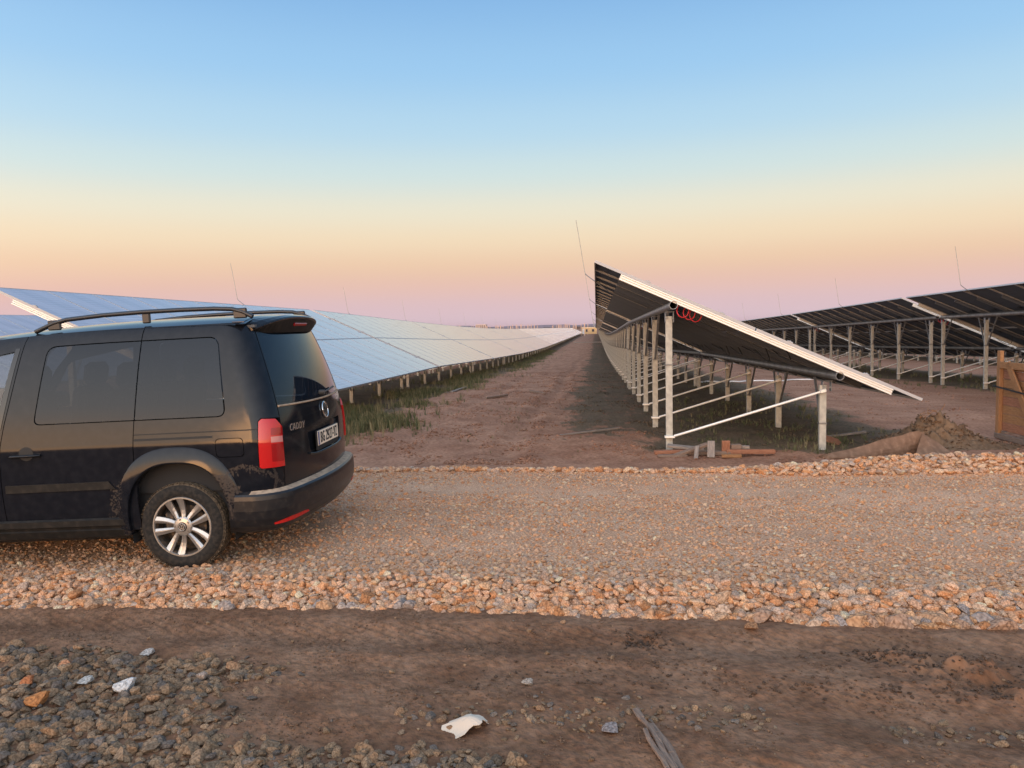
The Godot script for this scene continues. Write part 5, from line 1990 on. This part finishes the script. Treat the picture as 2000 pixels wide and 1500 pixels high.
	ws.quad(Vector3(-1.76, 1.735, 0.64), Vector3(-1.76, 1.735, -0.64), Vector3(-2.52, 1.10, -0.74), Vector3(-2.52, 1.10, 0.74), Vector3(-1, 1, 0))
	part("windscreen", ws.mesh(), clear, V)
	var bo := MB.new()
	var bn := [[-2.5, 1.10, 0.76], [-2.8, 1.05, 0.77], [-3.1, 0.98, 0.74], [-3.32, 0.89, 0.66], [-3.45, 0.75, 0.6], [-3.52, 0.50, 0.62], [-3.45, 0.25, 0.66]]
	for k in bn.size() - 1:
		var a = bn[k]
		var b = bn[k + 1]
		bo.quad(Vector3(a[0], a[1], a[2]), Vector3(a[0], a[1], -a[2]), Vector3(b[0], b[1], -b[2]), Vector3(b[0], b[1], b[2]), Vector3(-0.5, 1, 0))
	part("bonnet", bo.mesh(), M.paint_clean, V)
	# cabin lining, floor and seats seen through the glass
	var tub := MB.new()
	tub.box(Transform3D(Basis(), Vector3(-0.80, 0.42, 0)), Vector3(2.9, 0.36, 1.55))
	tub.box(Transform3D(Basis(), Vector3(-2.45, 0.75, 0)), Vector3(0.3, 0.7, 1.4))
	for z in [-0.79, 0.79]:
		tub.box(Transform3D(Basis(), Vector3(-0.82, 0.80, z)), Vector3(2.6, 0.50, 0.02))
	part("cabin_floor", tub.mesh(), inside, V)
	var hd := MB.new()
	hd.box(Transform3D(Basis(), Vector3(-0.55, 1.715, 0)), Vector3(2.2, 0.02, 1.3))
	part("headliner", hd.mesh(), mat(lin(0.10, 0.10, 0.10), 0.95), V)
	for s in [[-1.55, 0.38, 0.95], [-1.55, -0.38, 0.95], [-0.72, 0.50, 1.0], [-0.72, 0.0, 1.0], [-0.72, -0.50, 1.0]]:
		var seat := part("seat", seat_mesh(), mat(lin(0.022, 0.022, 0.024), 0.9), V)
		seat.position = Vector3(s[0], 0.62, s[1])

func seat_mesh() -> ArrayMesh:
	if M.has("seat_mesh"): return M.seat_mesh
	var b := MB.new()
	b.box(Transform3D(Basis(Vector3.BACK, 0.08), Vector3(-0.22, 0.06, 0)), Vector3(0.50, 0.16, 0.46), 0.05)
	b.box(Transform3D(Basis(Vector3.BACK, -0.22), Vector3(0.12, 0.38, 0)), Vector3(0.14, 0.62, 0.46), 0.05)
	b.box(Transform3D(Basis(Vector3.BACK, -0.2), Vector3(0.215, 0.78, 0)), Vector3(0.10, 0.20, 0.28), 0.04)
	for z in [-0.07, 0.07]:
		b.tube([Vector3(0.18, 0.62, z), Vector3(0.21, 0.74, z)], 0.008, 6)
	M.seat_mesh = b.mesh()
	return M.seat_mesh

func letters(called: String, text: String, at: Vector3, size: float, wide: float, m: Material, parent: Node, turn: float, slant := 0.0) -> void:
	var t := TextMesh.new()
	var f := SystemFont.new()
	f.font_names = PackedStringArray(["Droid Sans"])
	f.font_weight = 700
	t.font = f
	t.text = text
	t.font_size = 64
	t.depth = 0.003 / (size / 0.45)
	t.pixel_size = 0.01
	var o := MeshInstance3D.new()
	o.name = called
	o.mesh = t
	o.material_override = m
	parent.add_child(o, true)
	var w := t.get_aabb().size.x
	var sy := size / 0.45
	var sx := wide / maxf(w, 0.01)
	# letters read left to right for someone behind the van, who sees -z on the right
	var b := Basis(Vector3(0, 0, -1) * sx, Vector3(0, sy, 0) + Vector3(0, 0, -slant * sy), Vector3(1, 0, 0) * sy)
	o.transform = Transform3D(Basis(Vector3.UP, turn) * b, at)

func wheel(V: Node, at: Vector3, sd: float) -> void:
	var W := Node3D.new()
	W.name = "wheel"
	V.add_child(W, true)
	W.position = Vector3(at.x, at.y, sd * 0.885)
	if sd < 0.0: W.rotation.y = PI
	if not M.has("tyre_mesh"):
		# tyre: outer face at z = 0, inner at z = -0.205
		var t := MB.new()
		t.lathe([Vector2(0.214, -0.010), Vector2(0.222, -0.004), Vector2(0.245, 0.002), Vector2(0.268, 0.002), Vector2(0.288, -0.006), Vector2(0.300, -0.016)], 72)
		t.lathe([Vector2(0.298, -0.192), Vector2(0.27, -0.205), Vector2(0.222, -0.200)], 72)
		var tr := MB.new()
		tr.lathe([Vector2(0.300, -0.016), Vector2(0.308, -0.026), Vector2(0.3125, -0.038), Vector2(0.3135, -0.048), Vector2(0.306, -0.049), Vector2(0.306, -0.056), Vector2(0.314, -0.057), Vector2(0.3145, -0.083), Vector2(0.306, -0.084), Vector2(0.306, -0.092), Vector2(0.3148, -0.093), Vector2(0.3148, -0.118), Vector2(0.306, -0.119), Vector2(0.306, -0.127), Vector2(0.3145, -0.128), Vector2(0.3135, -0.160), Vector2(0.308, -0.178), Vector2(0.298, -0.192)], 72)
		# shoulder blocks
		for k in 76:
			var a := TAU * k / 76.0
			var e := Vector3(cos(a), sin(a), 0)
			var tn := Vector3(-sin(a), cos(a), 0)
			tr.box(Transform3D(Basis(tn, e, Vector3(0, 0, 1)), e * 0.3075 + Vector3(0, 0, -0.036)).rotated_local(Vector3.RIGHT, -0.42), Vector3(0.0185, 0.006, 0.034), 0.002)
		M.tread_mesh = tr.mesh()
		M.tyre_mesh = t.mesh()
		var r := MB.new()
		r.lathe([Vector2(0.196, -0.17), Vector2(0.192, -0.06), Vector2(0.195, -0.022)].map(func(p): return Vector2(p.x, p.y)), 48)
		var rim := MB.new()
		var barrel := MB.new()
		# lip and barrel (inside of the barrel faces the axle)
		for seg in [[Vector2(0.218, -0.008), Vector2(0.214, -0.003)], [Vector2(0.214, -0.003), Vector2(0.205, -0.003)], [Vector2(0.205, -0.003), Vector2(0.201, -0.014)], [Vector2(0.201, -0.014), Vector2(0.194, -0.045)], [Vector2(0.194, -0.045), Vector2(0.192, -0.17)]]:
			for k in 60:
				var a0 := TAU * k / 60.0
				var a1 := TAU * (k + 1) / 60.0
				var e0 := Vector3(cos(a0), sin(a0), 0)
				var e1 := Vector3(cos(a1), sin(a1), 0)
				var s0: Vector2 = seg[0]
				var s1: Vector2 = seg[1]
				var nd := Vector2(-(s1.y - s0.y), s1.x - s0.x).normalized()
				if nd.x > 0.0: nd = -nd
				if absf(nd.y) > 0.5 and nd.y < 0.0: nd = -nd
				var n0 := e0 * nd.x + Vector3(0, 0, nd.y)
				var n1_ := e1 * nd.x + Vector3(0, 0, nd.y)
				var zz := Vector3(0, 0, 1)
				(barrel if s1.y < -0.03 else rim).quad4([e0 * s0.x + zz * s0.y, e1 * s0.x + zz * s0.y, e1 * s1.x + zz * s1.y, e0 * s1.x + zz * s1.y], [n0, n1_, n1_, n0], [Vector2.ZERO, Vector2.ZERO, Vector2.ZERO, Vector2.ZERO])
		M.rim_mesh = rim.mesh()
		M.barrel_mesh = barrel.mesh()
		var sp := []
		for s in [-1.0, 1.0]:
			# one spoke of a pair, pointing up
			var b := MB.new()
			var rows := []
			for k in 7:
				var u := k / 6.0
				var rad := lerpf(0.035, 0.203, u)
				var ang: float = s * lerpf(0.45, 0.225, sqrt(u))
				var wd := lerpf(0.012, 0.026, u)
				var zc := lerpf(-0.012, -0.006, u) - 0.014 * sin(PI * u)
				var c := Vector3(sin(ang), cos(ang), 0) * rad
				var tn := Vector3(cos(ang), -sin(ang), 0)
				rows.append([c - tn * wd + Vector3(0, 0, zc - 0.024), c - tn * wd + Vector3(0, 0, zc - 0.008), c - tn * s * wd * 0.35 + Vector3(0, 0, zc + 0.001), c + tn * s * wd * -0.05 + Vector3(0, 0, zc + 0.001), c + tn * wd + Vector3(0, 0, zc - 0.008), c + tn * wd + Vector3(0, 0, zc - 0.024)])
			for k in 6:
				for j in 5:
					var mid: Vector3 = (rows[k][0] + rows[k][5] + rows[k + 1][0] + rows[k + 1][5]) * 0.25
					b.quad(rows[k][j], rows[k + 1][j], rows[k + 1][j + 1], rows[k][j + 1], (rows[k][j] + rows[k + 1][j + 1]) * 0.5 - mid + Vector3(0, 0, 0.002))
			sp.append(b.mesh())
		M.spokes = sp
		var hub := MB.new()
		for ring in [[0.070, -0.022, 0.060, -0.014], [0.060, -0.014, 0.034, -0.010]]:
			for k in 40:
				var a0 := TAU * k / 40.0
				var a1 := TAU * (k + 1) / 40.0
				hub.quad(Vector3(cos(a0) * ring[0], sin(a0) * ring[0], ring[1]), Vector3(cos(a1) * ring[0], sin(a1) * ring[0], ring[1]), Vector3(cos(a1) * ring[2], sin(a1) * ring[2], ring[3]), Vector3(cos(a0) * ring[2], sin(a0) * ring[2], ring[3]), Vector3(0, 0, 1))
		M.hub_mesh = hub.mesh()
		var cap := MB.new()
		for k in 32:
			var a0 := TAU * k / 32.0
			var a1 := TAU * (k + 1) / 32.0
			cap.tri(Vector3(0, 0, -0.004), Vector3(cos(a0) * 0.033, sin(a0) * 0.033, -0.006), Vector3(cos(a1) * 0.033, sin(a1) * 0.033, -0.006), Vector3(0, 0, 1))
			cap.quad(Vector3(cos(a0) * 0.033, sin(a0) * 0.033, -0.006), Vector3(cos(a1) * 0.033, sin(a1) * 0.033, -0.006), Vector3(cos(a1) * 0.036, sin(a1) * 0.036, -0.014), Vector3(cos(a0) * 0.036, sin(a0) * 0.036, -0.014), Vector3(cos(a0), sin(a0), 0.4))
		M.cap_mesh = cap.mesh()
		var mark := MB.new()
		var ring_ := []
		for k in 25:
			var a := TAU * k / 24.0
			ring_.append(Vector3(0.027 * cos(a), 0.027 * sin(a), -0.003))
		mark.tube(ring_, 0.0025, 6, false)
		for s in [[0.010, 0.024, 0.0, 0.002], [-0.010, 0.024, 0.0, 0.002], [0.020, 0.014, 0.009, -0.021], [-0.020, 0.014, -0.009, -0.021], [0.0, -0.002, 0.009, -0.021], [0.0, -0.002, -0.009, -0.021]]:
			mark.bar(Vector3(s[0], s[1], -0.003), Vector3(s[2], s[3], -0.003), 0.005, 0.004, Vector3.BACK)
		M.mark_mesh = mark.mesh()
		var disc := MB.new()
		for k in 40:
			var a0 := TAU * k / 40.0
			var a1 := TAU * (k + 1) / 40.0
			disc.tri(Vector3(0, 0, -0.085), Vector3(cos(a0) * 0.145, sin(a0) * 0.145, -0.085), Vector3(cos(a1) * 0.145, sin(a1) * 0.145, -0.085), Vector3(0, 0, 1))
			disc.quad(Vector3(cos(a0) * 0.145, sin(a0) * 0.145, -0.12), Vector3(cos(a1) * 0.145, sin(a1) * 0.145, -0.12), Vector3(cos(a1) * 0.20, sin(a1) * 0.20, -0.13), Vector3(cos(a0) * 0.20, sin(a0) * 0.20, -0.13), Vector3(0, 0, 1))
		disc.box(Transform3D(Basis(), Vector3(-0.11, 0.03, -0.075)), Vector3(0.07, 0.13, 0.05), 0.01)
		M.disc_mesh = disc.mesh()
		var lug := MB.new()
		lug.tube([Vector3(0, 0, -0.03), Vector3(0, 0, -0.012)], 0.0095, 6)
		M.lug_mesh = lug.mesh()
		var ty := mat(Color.WHITE, 0.85, 0.0, 0.3)
		ty.albedo_texture = noise_tex(0.03, [[0.0, lin(0.013, 0.013, 0.013)], [0.5, lin(0.024, 0.022, 0.020)], [1.0, lin(0.045, 0.037, 0.030)]], 256, 5, FastNoiseLite.TYPE_SIMPLEX, 81)
		M.tyre = triplanar(ty, Vector3(3, 3, 3))
		var td := mat(Color.WHITE, 0.9, 0.0, 0.2)
		td.albedo_texture = noise_tex(0.04, [[0.0, lin(0.03, 0.026, 0.022)], [0.5, lin(0.09, 0.07, 0.05)], [1.0, lin(0.20, 0.15, 0.10)]], 256, 5, FastNoiseLite.TYPE_SIMPLEX, 82)
		M.tread = triplanar(td, Vector3(3, 3, 3))
		M.rim = mat(lin(0.40, 0.39, 0.375), 0.34, 0.8)
		var br := mat(Color.WHITE, 0.7, 0.2)
		br.albedo_texture = noise_tex(0.03, [[0.0, lin(0.03, 0.027, 0.025)], [0.6, lin(0.07, 0.05, 0.035)], [1.0, lin(0.22, 0.13, 0.07)]], 256, 5, FastNoiseLite.TYPE_SIMPLEX, 83)
		M.brake = triplanar(br, Vector3(3, 3, 3))
	part("tyre", M.tyre_mesh, M.tyre, W)
	tag(part("tread", M.tread_mesh, M.tread, W), "dusty brown tyre tread")
	part("rim", M.rim_mesh, M.rim, W)
	part("rim_barrel", M.barrel_mesh, M.brake, W)
	part("brake_disc", M.disc_mesh, M.brake, W)
	part("hub", M.hub_mesh, M.rim, W)
	part("hub_cap", M.cap_mesh, M.black, W)
	part("hub_mark", M.mark_mesh, M.rim, W)
	for k in 5:
		for s in 2:
			var o := part("spoke", M.spokes[s], M.rim, W)
			o.rotation.z = TAU * k / 5.0 + 0.26
		var l := part("wheel_bolt", M.lug_mesh, M.bolt, W)
		var a := TAU * k / 5.0 + 0.26 + PI / 2
		l.position = Vector3(cos(a) * 0.05, sin(a) * 0.05, 0)

# ------------------------------------------------------------------ the scene
func _ready() -> void:
	var cam := Camera3D.new()
	cam.name = "camera"
	cam.fov = 53.13
	cam.near = 0.05
	cam.far = 12000.0
	cam.transform = Transform3D(Basis(Vector3.UP, deg_to_rad(6.3)) * Basis(Vector3.RIGHT, deg_to_rad(-4.3)) * Basis(Vector3.BACK, deg_to_rad(-1.05)), Vector3(0, 1.66, 0))
	add_child(cam)
	cam.current = true
	var to_sun := Vector3(-0.28, 0.06, 0.96).normalized()
	var env := Environment.new()
	env.background_mode = Environment.BG_SKY
	env.sky = make_sky(to_sun)
	env.background_energy_multiplier = 1.0
	env.tonemap_mode = Environment.TONE_MAPPER_LINEAR
	env.tonemap_exposure = 1.0
	env.sdfgi_enabled = true
	env.ssao_enabled = true
	env.ssil_enabled = true
	env.fog_enabled = true
	env.fog_density = 0.000014
	env.fog_light_color = Color(0.86, 0.74, 0.78)
	var we := WorldEnvironment.new()
	we.name = "world"
	we.environment = env
	add_child(we)
	var sun := DirectionalLight3D.new()
	sun.name = "sun"
	sun.light_color = Color(1.0, 0.72, 0.45)
	sun.light_energy = 0.16
	sun.light_angular_distance = 12.0
	sun.shadow_enabled = true
	sun.basis = Basis.looking_at(-to_sun)
	add_child(sun)

	n1.seed = 11; n2.seed = 22; n3.seed = 33
	for n in [n1, n2, n3]:
		n.noise_type = FastNoiseLite.TYPE_SIMPLEX
		n.frequency = 0.01
		n.fractal_octaves = 3
	make_materials()
	make_rocks()
	var g := make_ground()
	make_road()
	make_rows()
	make_van()
	make_crate()
	make_litter()
	make_far()
	make_grass()
	make_clods(g)
	make_front_stones(g)
